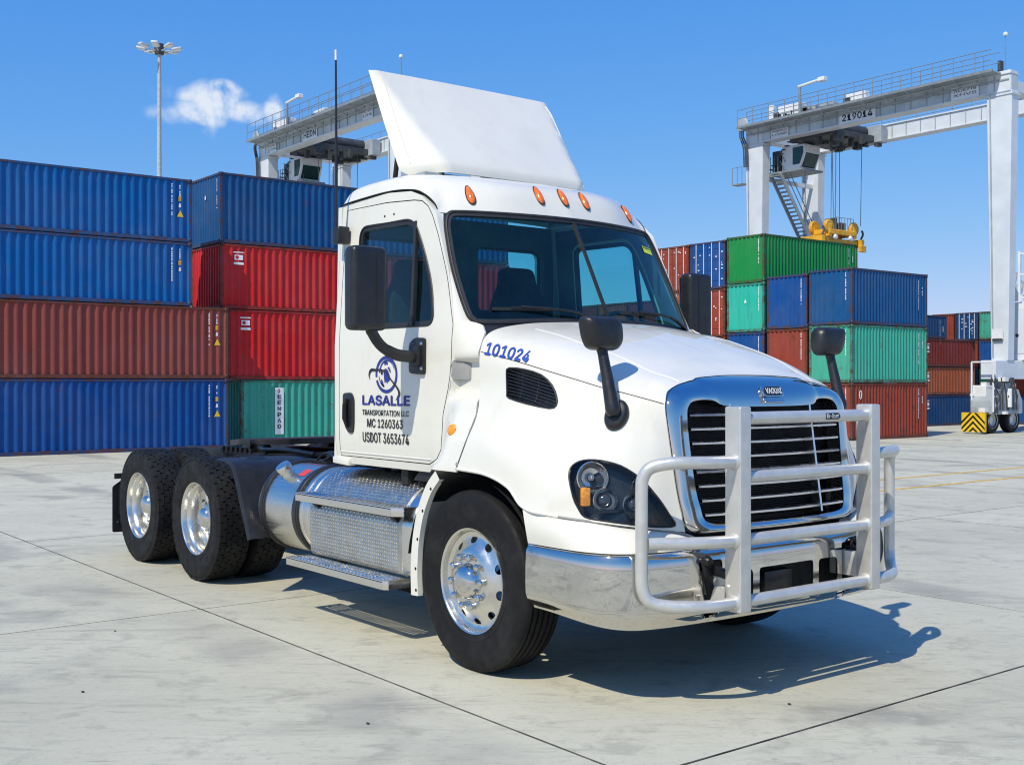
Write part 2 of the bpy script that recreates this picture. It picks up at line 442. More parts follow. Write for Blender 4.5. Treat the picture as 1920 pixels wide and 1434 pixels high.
class MB:
    def __init__(self): self.v = []; self.f = []; self.mi = []; self.cur = 0

    def add(self, vs_, fs):
        o = len(self.v); self.v += [tuple(map(float, q)) for q in vs_]
        self.f += [tuple(i + o for i in q) for q in fs]; self.mi += [self.cur] * len(fs)
        return self

    def box(self, x0, x1, y0, y1, z0, z1):
        return self.add([(x0, y0, z0), (x1, y0, z0), (x1, y1, z0), (x0, y1, z0), (x0, y0, z1), (x1, y0, z1), (x1, y1, z1), (x0, y1, z1)],
                        [(0, 3, 2, 1), (4, 5, 6, 7), (0, 1, 5, 4), (1, 2, 6, 5), (2, 3, 7, 6), (3, 0, 4, 7)])

    def beam(self, p, q, w, h, up=(0, 0, 1), w2=None, h2=None):
        p, q = Vector(p), Vector(q); d = (q - p).normalized(); up = Vector(up)
        if abs(d.dot(up)) > .98: up = Vector((1, 0, 0))
        s = d.cross(up).normalized(); u = s.cross(d).normalized()
        w2 = w if w2 is None else w2; h2 = h if h2 is None else h2
        vs_ = []
        for c, ww, hh in ((p, w, h), (q, w2, h2)):
            for a, b in ((-1, -1), (1, -1), (1, 1), (-1, 1)): vs_.append(c + s * a * ww / 2 + u * b * hh / 2)
        return self.add(vs_, [(0, 1, 2, 3), (7, 6, 5, 4), (0, 4, 5, 1), (1, 5, 6, 2), (2, 6, 7, 3), (3, 7, 4, 0)])

    def tube(self, path, r, n=10, closed=False, caps=True, flat=1.0, up0=None):
        P = [Vector(q) for q in path]; N = len(P)
        rs = r if isinstance(r, (list, tuple)) else [r] * N
        T = []
        for i in range(N):
            a = P[i - 1] if (i or closed) else P[i]; b = P[(i + 1) % N] if (i < N - 1 or closed) else P[i]
            T.append((b - a).normalized())
        up = Vector(up0) if up0 else (Vector((0, 0, 1)) if abs(T[0].z) < .9 else Vector((1, 0, 0)))
        vs_ = []; fs = []
        for i in range(N):
            s = T[i].cross(up)
            if s.length < 1e-5: s = T[i].orthogonal()
            s.normalize(); up = s.cross(T[i]).normalized()
            for k in range(n):
                a = 2 * pi * k / n
                vs_.append(P[i] + (s * cos(a) + up * sin(a) * flat) * rs[i])
        for i in range(N if closed else N - 1):
            j = (i + 1) % N
            for k in range(n):
                l = (k + 1) % n
                fs.append((i * n + k, i * n + l, j * n + l, j * n + k))
        if caps and not closed:
            fs.append(tuple(range(n - 1, -1, -1))); fs.append(tuple((N - 1) * n + k for k in range(n)))
        return self.add(vs_, fs)

    def lathe(self, prof, o, ax, n=48, closed=False):
        """prof: [(r, a)] radius / distance along ax from o"""
        o = Vector(o); ax = Vector(ax).normalized(); e = ax.orthogonal().normalized(); g = ax.cross(e)
        vs_ = []; fs = []; M = len(prof)
        for r, a in prof:
            for k in range(n):
                t = 2 * pi * k / n
                vs_.append(o + ax * a + (e * cos(t) + g * sin(t)) * max(r, 1e-5))
        for i in range(M if closed else M - 1):
            j = (i + 1) % M
            for k in range(n):
                l = (k + 1) % n
                fs.append((i * n + k, i * n + l, j * n + l, j * n + k))
        return self.add(vs_, fs)

    def prism(self, poly, fa, fb):
        """closed prism: 2-D polygon, two maps giving the 3-D caps"""
        N = len(poly); A = [fa(*q) for q in poly]; B = [fb(*q) for q in poly]
        return self.add(A + B, [tuple(range(N)), tuple(range(2 * N - 1, N - 1, -1))] + [(i, (i + 1) % N, N + (i + 1) % N, N + i) for i in range(N)])

    def grid(self, G, closeu=False):
        R = len(G); C = len(G[0])
        return self.add([q for r in G for q in r], [(i * C + j, i * C + j + 1, (i + 1) * C + j + 1, (i + 1) * C + j) for i in range(R - 1) for j in range(C - 1)]
                        + ([((R - 1) * C + j, (R - 1) * C + j + 1, j + 1, j) for j in range(C - 1)] if closeu else []))

    def sheet(self, outer, holes, fmap, step, thick=0., off=0.):
        rs = lambda p: resample(p, step)
        O = rs(outer); H = [rs(h) for h in holes]
        A = np.array(O); x0, y0 = A.min(0); x1, y1 = A.max(0)
        gx, gy = np.meshgrid(np.arange(x0 + step * .5, x1, step), np.arange(y0 + step * .5, y1, step))
        P = np.stack([gx.ravel(), gy.ravel()], 1)
        if len(P):
            ok = inside(P[:, 0], P[:, 1], O)
            for h in H: ok &= ~inside(P[:, 0], P[:, 1], h)
            P = P[ok]
        for q in [O] + H:
            if len(P): P = P[seg_dist(P, q) > step * .45]
        pts = [Vector(q) for q in O]; edges = [(i, (i + 1) % len(O)) for i in range(len(O))]
        for h in H:
            o = len(pts); pts += [Vector(q) for q in h]; edges += [(o + i, o + (i + 1) % len(h)) for i in range(len(h))]
        pts += [Vector((float(a), float(b))) for a, b in P]
        V, E, F, *_ = delaunay_2d_cdt(pts, edges, [], 0, 1e-7)
        V = np.array([(q[0], q[1]) for q in V])
        C = np.array([V[list(f)].mean(0) for f in F])
        ok = inside(C[:, 0], C[:, 1], O)
        for h in H: ok &= ~inside(C[:, 0], C[:, 1], h)
        F = [tuple(f) for f, k in zip(F, ok) if k]
        e = step * .02
        p3 = []; nr = []
        for a, b in V:
            q = np.array(fmap(a, b), float)
            n = np.cross(np.array(fmap(a + e, b)) - np.array(fmap(a - e, b)), np.array(fmap(a, b + e)) - np.array(fmap(a, b - e)))
            L = np.linalg.norm(n); n = n / L if L > 1e-12 else np.array((0, 0, 1.))
            p3.append(q + n * off); nr.append(n)
        if thick == 0: return self.add(p3, F)
        N = len(p3)
        vs_ = p3 + [q - n * thick for q, n in zip(p3, nr)]
        cnt = {}
        for f in F:
            for i in range(3):
                a, b = f[i], f[(i + 1) % 3]; cnt.setdefault((min(a, b), max(a, b)), []).append((a, b))
        fs = F + [tuple(N + i for i in reversed(f)) for f in F]
        for k, q in cnt.items():
            if len(q) == 1:
                a, b = q[0]; fs.append((b, a, N + a, N + b))
        return self.add(vs_, fs)

    def mirror_y(self):
        o = MB(); o.v = [(x, -y, z) for x, y, z in self.v]; o.f = [tuple(reversed(f)) for f in self.f]; o.mi = list(self.mi)
        return o

    def both(self):
        m = self.mirror_y(); self.cur = 0
        n = len(self.v); self.v += m.v; self.f += [tuple(i + n for i in f) for f in m.f]; self.mi += m.mi
        return self

    def mesh(self, name, mats, ang=32, bevel=0., seg=2, recalc=True, weld=False):
        me = bpy.data.meshes.new(name)
        bm = bmesh.new()
        vv = [bm.verts.new(q) for q in self.v]
        for f, mi in zip(self.f, self.mi):
            try: g = bm.faces.new([vv[i] for i in f]); g.material_index = mi
            except ValueError: pass
        if weld: bmesh.ops.remove_doubles(bm, verts=bm.verts, dist=1e-5)
        if recalc: bmesh.ops.recalc_face_normals(bm, faces=bm.faces)
        if bevel:
            es = [e for e in bm.edges if len(e.link_faces) == 2 and e.calc_face_angle(0) > radians(ang)]
            bmesh.ops.bevel(bm, geom=es, offset=bevel, segments=seg, affect='EDGES', profile=.6, clamp_overlap=True)
        a = radians(ang)
        for f in bm.faces: f.smooth = True
        for e in bm.edges:
            if len(e.link_faces) == 2 and e.calc_face_angle(0) > a: e.smooth = False
        bm.to_mesh(me); bm.free()
        for m in (mats if isinstance(mats, (list, tuple)) else [mats]):
            me.materials.append(MATS[m] if isinstance(m, str) else m)
        return me

    def build(self, name, mat, parent=None, **k):
        return obj(name, self.mesh(name, mat, **k), parent)


def obj(name, me, parent=None, loc=None, rot=None):
    o = bpy.data.objects.new(name, me); COL.objects.link(o)
    if parent: o.parent = parent
    if loc is not None: o.location = loc
    if rot is not None: o.rotation_euler = rot
    return o


def thing(name, label, cat, loc=(0, 0, 0), rotz=0., group=None):
    o = bpy.data.objects.new(name, None); COL.objects.link(o); o.empty_display_size = .3
    o.location = loc; o.rotation_euler = (0, 0, rotz)
    return tag(o, label, cat, group)


def tag(o, label=None, cat=None, group=None, kind=None):
    if label: o['label'] = label
    if cat: o['category'] = cat
    if group: o['group'] = group
    if kind: o['kind'] = kind
    return o


def flip(o, parent=None):
    """the same part on the truck's other side (mesh data shared)"""
    c = o.copy(); COL.objects.link(c); c.scale = (1, -1, 1)
    if parent: c.parent = parent
    for g in list(o.children):
        d = g.copy(); COL.objects.link(d); d.parent = c
    return c


def pair(m, name, mat, parent, **k):
    o = m.build(name, mat, parent, **k); flip(o, parent); return o


def copy_tree(o, parent=None):
    c = o.copy(); COL.objects.link(c)
    if parent: c.parent = parent
    for g in list(o.children): copy_tree(g, c)
    return c


try:        # the sans face that ships with Blender itself; the built-in face serves otherwise
    import os
    FONT = bpy.data.fonts.load(os.path.join(bpy.utils.resource_path('LOCAL'), 'datafiles', 'fonts', 'Inter.woff2'))
except Exception:
    FONT = None


def text_geo(body, size=1., bold=0., shear=0., align='LEFT', sx=1., space=1.):
    cu = bpy.data.curves.new('txt', 'FONT'); cu.body = body; cu.size = size; cu.offset = bold; cu.shear = shear
    if FONT: cu.font = FONT
    cu.align_x = align; cu.space_character = space; cu.resolution_u = 3
    o = bpy.data.objects.new('txt', cu); COL.objects.link(o)
    dg = bpy.context.evaluated_depsgraph_get()
    me = bpy.data.meshes.new_from_object(o.evaluated_get(dg))
    vs_ = [(q.co.x * sx, q.co.y) for q in me.vertices]; fs = [tuple(p.vertices) for p in me.polygons]
    bpy.data.objects.remove(o); bpy.data.curves.remove(cu); bpy.data.meshes.remove(me)
    return vs_, fs


def bold_geo(body, size=1., bold=0., shear=0.):
    """heavier strokes: the outline laid down several times, slightly shifted"""
    v, f = text_geo(body, size, shear=shear)
    if not bold: return v, f
    V, Fs = [], []
    for L_, (dx, dy) in enumerate(((0, 0), (1, 0), (-1, 0), (0, 1), (0, -1), (.7, .7), (-.7, -.7))):
        o = len(V); V += [(a + dx * bold, b + dy * bold, L_) for a, b in v]; Fs += [tuple(i + o for i in q) for q in f]
    return V, Fs


def fit(vs_, x0, x1, y0, y1):
    A = np.array([q[:2] for q in vs_]); a, b = A.min(0), A.max(0)
    return [(x0 + (q[0] - a[0]) / (b[0] - a[0]) * (x1 - x0), y0 + (q[1] - a[1]) / (b[1] - a[1]) * (y1 - y0), *q[2:]) for q in vs_]


def decal(name, geo, fmap, mat, parent, lift=(0, -.0003, 0)):
    vs_, fs = geo
    m = MB().add([tuple(Vector(fmap(q[0], q[1])) + Vector(lift) * (q[2] if len(q) > 2 else 0)) for q in vs_], fs)
    return m.build(name, mat, parent, recalc=False)


def sstep(a, b, x):
    t = min(1., max(0., (x - a) / (b - a))); return t * t * (3 - 2 * t)


# ================================================================== THE TRUCK
class Surf:
    def __init__(self, net):
        A = np.array(net, float)
        A = np.concatenate([2 * A[:1] - A[1:2], A, 2 * A[-1:] - A[-2:-1]], 0)
        A = np.concatenate([2 * A[:, :1] - A[:, 1:2], A, 2 * A[:, -1:] - A[:, -2:-1]], 1)
        self.A = A; self.ns = A.shape[0] - 2; self.nt = A.shape[1] - 2

    @staticmethod
    def w(f): return np.array((-.5 * f + f * f - .5 * f ** 3, 1 - 2.5 * f * f + 1.5 * f ** 3, .5 * f + 2 * f * f - 1.5 * f ** 3, -.5 * f * f + .5 * f ** 3))

    def __call__(self, s, t):
        i = int(min(max(math.floor(s), 0), self.ns - 2)); j = int(min(max(math.floor(t), 0), self.nt - 2))
        return np.einsum('i,j,ijk->k', self.w(s - i), self.w(t - j), self.A[i:i + 4, j:j + 4])


HOOD = Surf([
    [(-.06, 0, 2.02), (-.08, .35, 2.015), (-.13, .68, 1.995), (-.14, .92, 1.94), (-.10, 1.025, 1.82), (-.08, 1.04, 1.62), (-.04, 1.09, 1.46), (-.03, 1.17, 1.31), (-.08, 1.205, 1.15)],
    [(.2, 0, 1.965), (.2, .35, 1.96), (.2, .70, 1.93), (.2, .92, 1.865), (.2, 1.015, 1.765), (.2, 1.04, 1.60), (.2, 1.09, 1.44), (.2, 1.18, 1.29), (.2, 1.21, 1.135)],
    [(.45, 0, 1.895), (.45, .35, 1.89), (.45, .70, 1.86), (.45, .89, 1.80), (.45, .985, 1.71), (.45, 1.02, 1.56), (.45, 1.09, 1.39), (.44, 1.185, 1.23), (.40, 1.21, 1.08)],
    [(.68, 0, 1.82), (.68, .35, 1.815), (.69, .68, 1.785), (.70, .845, 1.725), (.71, .93, 1.65), (.72, .985, 1.50), (.70, 1.08, 1.30), (.65, 1.17, 1.14), (.53, 1.21, .985)],
    [(.86, 0, 1.75), (.87, .35, 1.74), (.89, .65, 1.70), (.91, .79, 1.65), (.93, .855, 1.59), (.96, .92, 1.43), (.95, 1.03, 1.22), (.85, 1.14, 1.08), (.72, 1.20, .96)],
    [(.96, 0, 1.70), (.98, .35, 1.69), (1.01, .62, 1.66), (1.04, .735, 1.605), (1.06, .78, 1.54), (1.09, .82, 1.36), (1.12, .89, 1.13), (1.12, .95, 1.01), (1.09, 1.02, .925)],
    [(1.01, 0, 1.68), (1.04, .35, 1.67), (1.07, .60, 1.63), (1.10, .70, 1.575), (1.12, .735, 1.51), (1.15, .735, 1.33), (1.18, .72, 1.10), (1.20, .705, .98), (1.22, .695, .88)]])


def hoodR(s, t, off=0.):
    q = HOOD(s, t)
    if off:
        e = .02; n = np.cross(HOOD(s + e, t) - HOOD(s - e, t), HOOD(s, t + e) - HOOD(s, t - e)); q = q + n / np.linalg.norm(n) * off
    return (q[0], -q[1], q[2])


def hoodN(s, t):
    e = .02; n = np.cross(HOOD(s + e, t) - HOOD(s - e, t), HOOD(s, t + e) - HOOD(s, t - e)); n /= np.linalg.norm(n)
    return Vector((n[0], -n[1], n[2]))


HL = [(3.524, 6.494), (3.503, 6.2), (3.715, 5.992), (4.099, 5.864), (4.525, 5.826), (5.029, 5.968), (5.445, 6.425), (5.729, 7.168), (5.84, 7.70),
      (5.52, 7.86), (5.096, 7.86), (4.742, 7.87), (4.503, 7.82), (4.295, 7.452), (3.971, 6.954)]
VENT = [(.935, 4.298), (1.431, 4.206), (1.929, 4.234), (2.252, 4.491), (2.421, 4.847), (2.462, 5.089), (2.311, 5.228), (1.684, 5.305), (1.042, 5.265), (.936, 5.083), (.865, 4.489)]


def smooth_poly(P, k=3):
    P = np.array(P); N = len(P); out = []
    for i in range(N):
        for j in range(k):
            f = j / k; a, b, c, d = P[i - 1], P[i], P[(i + 1) % N], P[(i + 2) % N]
            out.append(tuple(.5 * ((2 * b) + (-a + c) * f + (2 * a - 5 * b + 4 * c - d) * f * f + (-a + 3 * b - 3 * c + d) * f ** 3)))
    return out


HL = smooth_poly(HL, 3); VENT = smooth_poly(VENT, 2)

TRUCK = thing('semi_truck', 'white day-cab semi truck with a roof air deflector and silver front bull bar', 'truck', (0, 0, 0))

# ---- hood with both front fenders (one moulded piece)
hm = MB().sheet([(0, 0), (6, 0), (6, 8), (0, 8)], [HL, VENT], lambda s, t: HOOD(s, t), .115)
hm.both()
hood = hm.build('hood', 'paint', TRUCK, weld=True, ang=50)
lip = [hoodR(s, 8, -.004) for s in np.linspace(0, 4.2, 40)]
pair(MB().tube(lip, .010, 8), 'arch_lip', 'paint', hood)
# panel joint along the hood side, and the joint round the rear edge
for sg in (1,):
    pl = [hoodR(s, t, -.0005) for s, t in zip(np.linspace(0.03, 5.85, 60), np.interp(np.linspace(0, 1, 60), [0, .28, .59, 1], [3.98, 3.99, 4.06, 3.83]))]
    pair(MB().tube(pl, .0028, 6), 'panel_joint', 'seam', hood)
# faint pressed ridges on the hood top
rg = MB().tube([hoodR(s, t, -.004) for s, t in zip(np.linspace(.5, 5.7, 40), np.linspace(2.1, 1.75, 40))], .007, 8)
pair(rg, 'hood_ridge', 'paint', hood)

# ---- hood side air vents: frame, dark well, slats
for sg in (0, 1):
    pass
vent = MB().sheet(VENT, [], lambda s, t: hoodR(s, t), .09, off=.0)
vm = MB()
vm.v = [tuple(Vector(q) - Vector((0, -1, .1)).normalized() * .035) for q in vent.v]; vm.f = vent.f; vm.mi = vent.mi
N = len(VENT)
rim_o = [hoodR(*q, .002) for q in VENT]; rim_i = [tuple(Vector(q) + Vector((0, .04, 0))) for q in rim_o]
vm.add(rim_o + rim_i, [(i, (i + 1) % N, N + (i + 1) % N, N + i) for i in range(N)])
air_vent = vm.build('air_vent', 'plastic', TRUCK)
MB().tube([hoodR(*q, .001) for q in VENT], .006, 6, closed=True).build('vent_frame', 'plastic', air_vent)
vents = [air_vent]
VA = np.array(VENT)
for k in range(9):
    t0 = 4.30 + k * .108
    xs = []
    for s in np.linspace(.85, 2.5, 60):
        if inside([s], [t0 + .06 * (s - 1.6)], VENT)[0]: xs.append(s)
    if len(xs) < 3: continue
    pth = [hoodR(s, t0 + .06 * (s - 1.6), -.006) for s in np.linspace(xs[0], xs[-1], 9)]
    MB().tube(pth, .0055, 6, flat=.7).build('slat', 'plastic', air_vent)
for s0 in (1.35, 1.85):
    MB().tube([hoodR(s0, t, -.012) for t in np.linspace(4.28, 5.22, 7)], .004, 6).build('vent_rib', 'plastic', air_vent)
flip(air_vent, TRUCK)

# ---- headlights
N = len(HL)
hb = MB().sheet(HL, [], lambda s, t: hoodR(s, t), .12)
AX = Vector((.86, -.48, .06)).normalized()


def deep(q, d): return tuple(Vector(q) - AX * d)


bk = MB(); bk.v = [deep(q, .085) for q in hb.v]; bk.f = list(hb.f); bk.mi = list(hb.mi)
ro = [hoodR(*q, .0) for q in HL]; ri = [deep(q, .085) for q in ro]
bk.add(ro + ri, [(i, (i + 1) % N, N + (i + 1) % N, N + i) for i in range(N)])
headlight = bk.build('headlight', 'bezel', TRUCK)
lens = MB().sheet(HL, [], lambda s, t: hoodR(s, t), .12, thick=0, off=0.)
lens.build('lens', 'clear_lens', headlight, ang=60)
MB().tube(ro, .006, 6, closed=True).build('lens_edge', 'bezel', headlight)


def lamp_bowl(name, st, r, mat_b, dpt=.045, back=.035, ball=True, squash=1.):
    c = Vector(hoodR(*st)) - AX * back
    MB().lathe([(r * 1.12, .004), (r * 1.06, .010), (r, .004), (r * .92, -dpt * .35), (r * .65, -dpt * .8), (r * .2, -dpt), (0, -dpt)], c, AX, 28).build(name, mat_b, headlight)
    if ball == 'projector':
        MB().lathe([(r * .55 * cos(a), r * .42 * sin(a) - dpt * .45) for a in np.linspace(0, pi / 2, 8)], c, AX, 28).build('projector_lens', 'projector_lens', headlight)
    elif ball:
        MB().lathe([(r * .22 * cos(a), r * .30 * sin(a) - dpt * .55) for a in np.linspace(0, pi / 2, 7)], c, AX, 24).build('bulb', 'chrome', headlight)


lamp_bowl('turn_reflector', (4.07, 6.37), .076, 'alu', .055, .030, True)
lamp_bowl('low_beam_projector', (4.55, 6.95), .058, 'alu', .05, .038, 'projector')
lamp_bowl('high_beam_projector', (5.0, 6.85), .056, 'alu', .05, .050, 'projector')
c0 = Vector(hoodR(4.27, 7.02)) - AX * .03
MB().beam(c0 + Vector((0, 0, -.045)), c0 + Vector((0, 0, .05)), .05, .035, up=AX).build('amber_reflector', 'orange', headlight, bevel=.008)
bz = MB()
for st, w in (((4.75, 7.35), .16), ((4.3, 6.6), .10), ((5.2, 7.4), .10)):
    c1 = Vector(hoodR(*st)) - AX * .055
    bz.beam(c1 - Vector((.3, .9, 0)) * w * .6, c1 + Vector((.3, .9, 0)) * w * .6, .02, .012, up=AX)
bz.build('bezel_rib', 'bezel', headlight, bevel=.004)
flip(headlight, TRUCK)

# ---- grille: chrome surround, slats, mullions, radiator behind
G_O = [(1.290, 0, .862), (1.284, .25, .864), (1.262, .50, .866), (1.240, .62, .868), (1.224, .69, .90), (1.208, .708, .98), (1.184, .722, 1.10), (1.153, .738, 1.34), (1.122, .738, 1.51), (1.102, .705, 1.578), (1.085, .66, 1.61), (1.067, .58, 1.635), (1.056, .48, 1.652), (1.048, .42, 1.668), (1.040, .34, 1.674), (1.022, .18, 1.682), (1.015, 0, 1.684)]
G_C = [(1.325, 0, .870), (1.318, .25, .872), (1.296, .48, .875), (1.278, .60, .880), (1.262, .675, .915), (1.248, .698, .98), (1.226, .706, 1.10), (1.198, .712, 1.34), (1.180, .710, 1.50), (1.172, .680, 1.560), (1.168, .63, 1.590), (1.168, .56, 1.610), (1.172, .48, 1.622), (1.185, .42, 1.640), (1.196, .34, 1.650), (1.208, .18, 1.655), (1.212, 0, 1.656)]
G_I = [(1.300, 0, .905), (1.292, .24, .906), (1.272, .45, .910), (1.255, .55, .920), (1.245, .585, .945), (1.236, .600, 1.0), (1.216, .615, 1.10), (1.186, .630, 1.34), (1.172, .630, 1.48), (1.166, .610, 1.525), (1.163, .575, 1.545), (1.168, .50, 1.553), (1.176, .435, 1.548), (1.190, .395, 1.528), (1.200, .34, 1.518), (1.212, .18, 1.514), (1.216, 0, 1.513)]
rows = []
nG = 80
O_, C_, I_ = spline(G_O, nG), spline(G_C, nG), spline(G_I, nG)
for u in np.linspace(0, 1, 10):
    rows.append([(1 - u) ** 2 * o + 2 * u * (1 - u) * c + u * u * i for o, c, i in zip(O_, C_, I_)])
rows.append([i + np.array((-.02, 0, 0)) for i in I_]); rows.append([i + np.array((-.09, 0, 0)) for i in I_])
rows.insert(0, [o + np.array((-.03, 0, 0)) * 1. for o in O_])
gm = MB().grid(rows); gm.both()
grille = gm.build('grille', 'chrome', TRUCK, weld=True, ang=55)
gj = [o + np.array((.002, 0, 0)) for o in O_]
pair(MB().tube(gj, .0018, 6), 'grille_joint', 'seam', grille)


def gx(y, z): return 1.16 + (1.5 - z) * .145 + .060 * (1 - (y / .62) ** 2)


for k in range(8):
    z = 1.472 - k * .0735
    hw = np.interp(z, [.95, 1.1, 1.34, 1.5], [.575, .597, .612, .604])
    sm = MB(); pts = [(gx(y, z) - .012, y, z) for y in np.linspace(-hw, hw, 25)]
    prof = [(-.045, .006), (-.01, .011), (.006, .0105), (.014, .005), (.014, -.004), (.006, -.0095), (-.01, -.010), (-.045, -.005)]
    Gd = [[(p[0] + a, p[1], p[2] + b) for p in pts] for a, b in prof]
    sm.grid(Gd, closeu=True); sm.build('slat', 'grille_bar', grille, ang=50)
for y in (-.335, .335):
    mm = MB()
    zz = np.linspace(.925, 1.53, 22)
    mm.grid([[(gx(y, z) - .006 + a, y + b, z) for z in zz] for a, b in ((-.05, -.004), (.006, -.007), (.012, 0), (.006, .007), (-.05, .004))], closeu=True)
    mm.build('mullion', 'grille_bar', grille, ang=50)
rad = MB()
for k in range(60):
    z = .90 + k * .0105
    rad.box(1.062, 1.085, -.64, .64, z, z + .004)
rad.build('radiator_fins', 'radiator', grille)
MB().box(1.02, 1.060, -.66, .66, .86, 1.56).build('radiator', 'radiator', grille)
# badge: oval plaque with a winged foot under it
bd = MB()


def badge_map(a, b, d): # plane tangent to the chrome crown at y=0
    o = Vector((1.203, 0, 1.592)); n = Vector((.93, 0, .37)).normalized(); u = Vector((0, 1, 0)); w_ = n.cross(u)
    return tuple(o + u * a + w_ * b + n * d)


ov = rnd([(-.088, -.034), (.088, -.034), (.088, .034), (-.088, .034)], .034, 8)
bd.prism(ov, lambda a, b: badge_map(a, b, -.02), lambda a, b: badge_map(a, b, .012))
badge = bd.build('badge', 'chrome', grille, bevel=.004)
bi = MB().prism([(a * .86, b * .74) for a, b in ov], lambda a, b: badge_map(a, b, .0), lambda a, b: badge_map(a, b, .0145))
bi.build('badge_field', 'decal_black', grille)
gv, gf = text_geo('VAQUAI', .05, bold=.0012)
gv = fit(gv, -.066, .066, -.017, .017)
decal('badge_lettering', (gv, gf), lambda a, b: badge_map(a, b, .0165), 'decal_white', grille)
bf = MB()
for k, (w_, b0) in enumerate(((.092, -.042), (.080, -.055))):
    bf.prism(rnd([(-w_, b0 - .007), (w_, b0 - .007), (w_ * 1.02, b0 + .006), (-w_ * 1.02, b0 + .006)], .006, 3), lambda a, b: badge_map(a, b, -.02), lambda a, b: badge_map(a, b, .008))
bf.build('badge_foot', 'chrome', grille, bevel=.002)

# ---- bumper
PLAN = [(.56, 1.205), (.70, 1.205), (.84, 1.203), (.98, 1.188), (1.10, 1.145), (1.19, 1.055), (1.240, .92), (1.268, .76), (1.283, .60), (1.296, .40), (1.303, .20), (1.305, 0)]
ph = spline([(x, y, 0) for x, y in PLAN], 66)
pl_ = [(q[0], -q[1]) for q in ph] + [(q[0], q[1]) for q in reversed(ph[:-1])]
pl_ = np.array(pl_)
al = np.concatenate([[0], np.cumsum(np.hypot(*np.diff(pl_, axis=0).T))]); al -= al[-1] / 2
LB = al[-1]


def plan(a): return np.interp(a, al, pl_[:, 0]), np.interp(a, al, pl_[:, 1])


def planN(a):
    e = .02; x0, y0 = plan(a - e); x1, y1 = plan(a + e); n = np.array((y1 - y0, -(x1 - x0))); return n / max(1e-9, np.linalg.norm(n))


def bump_map(a, z):
    x, y = plan(a); n = planN(a)
    f = (z - .405) / (.79 - .405)
    d = -.055 * (1 - sstep(0, .22, f)) - .018 * sstep(.93, 1., f) + .008 * sin(pi * min(1, max(0, f)))
    zz = z + .045 * sstep(.95, LB, abs(a)) * (1 - f)
    return (x + n[0] * d, y + n[1] * d, zz)


H_c = rnd([(-.225, .47), (.225, .47), (.225, .665), (-.225, .665)], .02, 3)
H_s = rnd([(.275, .475), (.40, .475), (.455, .53), (.455, .66), (.275, .665)], .03, 3)
H_t = rnd([(.50, .43), (.60, .43), (.665, .735), (.50, .735)], .02, 3)
mirr = lambda P: [(-a, b) for a, b in P]
bmp = MB().sheet([(-LB, .405), (LB, .405), (LB, .79), (-LB, .79)], [H_c, H_s, mirr(H_s), H_t, mirr(H_t)], bump_map, .032, thick=.012)
bumper = bmp.build('bumper', 'bumper', TRUCK, ang=40)
MB().tube([bump_map(a, .788) for a in np.linspace(-LB, LB, 90)], .007, 8).build('bumper_bead', 'chrome', bumper)
bb = MB()
bb.box(.95, 1.13, -.95, .95, .45, .76); bb.build('bumper_backing', 'chassis', bumper)
cb = MB().box(1.16, 1.24, -.10, .13, .50, .62); cb.build('tow_socket', 'grease', bumper, bevel=.008)
for sg in (-1, 1):
    tm = MB(); yb = .575 * sg
    tm.beam((1.20, yb, .70), (1.42, yb - .02 * sg, .665), .045, .045); tm.build('tow_pin', 'grease', bumper, bevel=.008)
    tm = MB().lathe([(0, .03), (.02, .028), (.028, .012), (.03, 0), (.022, -.02), (0, -.03)], (1.30, yb + .05 * sg, .735), (1, 0, 0), 16); tm.build('pin_knob', 'grease', bumper)
    hk = MB().prism(rnd([(.0, .74), (.055, .74), (.02, .60), (-.005, .47), (-.045, .45), (-.055, .50), (-.02, .60)], .012, 3), lambda a, z: (1.285, yb + sg * (.02 + a * 1.1), z), lambda a, z: (1.305, yb + sg * (.02 + a * 1.1), z))
    hk.build('hook_bracket', 'chassis', bumper, bevel=.004)
    MB().lathe([(0, .02), (.016, .018), (.02, 0), (.02, -.02)], (1.295, yb - .03 * sg, .50), (1, 0, 0), 14).build('bolt', 'bolt_steel', bumper)

# white fascia strip between chrome bumper and headlight
for sg in (-1,):
    top = spline([(.53, 1.208, .972), (.64, 1.206, .955), (.80, 1.185, .944), (.96, 1.115, .932), (1.09, 1.012, .912), (1.17, .87, .893), (1.215, .74, .870), (1.245, .665, .845), (1.262, .645, .82)], 40)
    bot = spline([(.575, 1.207, .797), (.70, 1.207, .797), (.84, 1.203, .797), (.98, 1.190, .797), (1.11, 1.14, .797), (1.19, 1.055, .797), (1.238, .92, .797), (1.262, .76, .797), (1.268, .655, .797)], 40)
    rows = []
    for u in np.linspace(0, 1, 8):
        rows.append([t_ * (1 - u) + b_ * u + np.array((.014, .012, .0)) * sin(pi * u) for t_, b_ in zip(top, bot)])
    rows.insert(0, [t_ + np.array((-.05, -.05, 0)) for t_ in top])
    fm = MB().grid([[(q[0], -q[1], q[2]) for q in r] for r in rows])
    fascia = fm.build('bumper_fascia', 'paint', TRUCK, ang=50)
    flip(fascia, TRUCK)
jt = MB().tube([(q[0] - .010, -q[1] + .010, q[2] + .008) for q in top[:-4]], .007, 6); pair(jt, 'fascia_joint', 'vent_grey', bumper)

# ---- black box added under the hood to block light, wheel-arch liners, chassis
eb = MB().box(-.30, 1.0, -.56, .56, .55, 1.60); eb.build('hood_light_block', 'chassis', TRUCK)
ln = MB()
for k in range(1):
    arc = [(cos(a) * .64, .515 + sin(a) * .60) for a in np.linspace(radians(8), radians(172), 24)]
    ln.grid([[(x, y, min(z, 1.13)) for x, z in arc] for y in (-1.18, -.54)])
    ln.add([(x, -.54, min(z, 1.13)) for x, z in arc], [tuple(range(24))])
pair(ln, 'wheel_arch_liner', 'chassis', TRUCK)


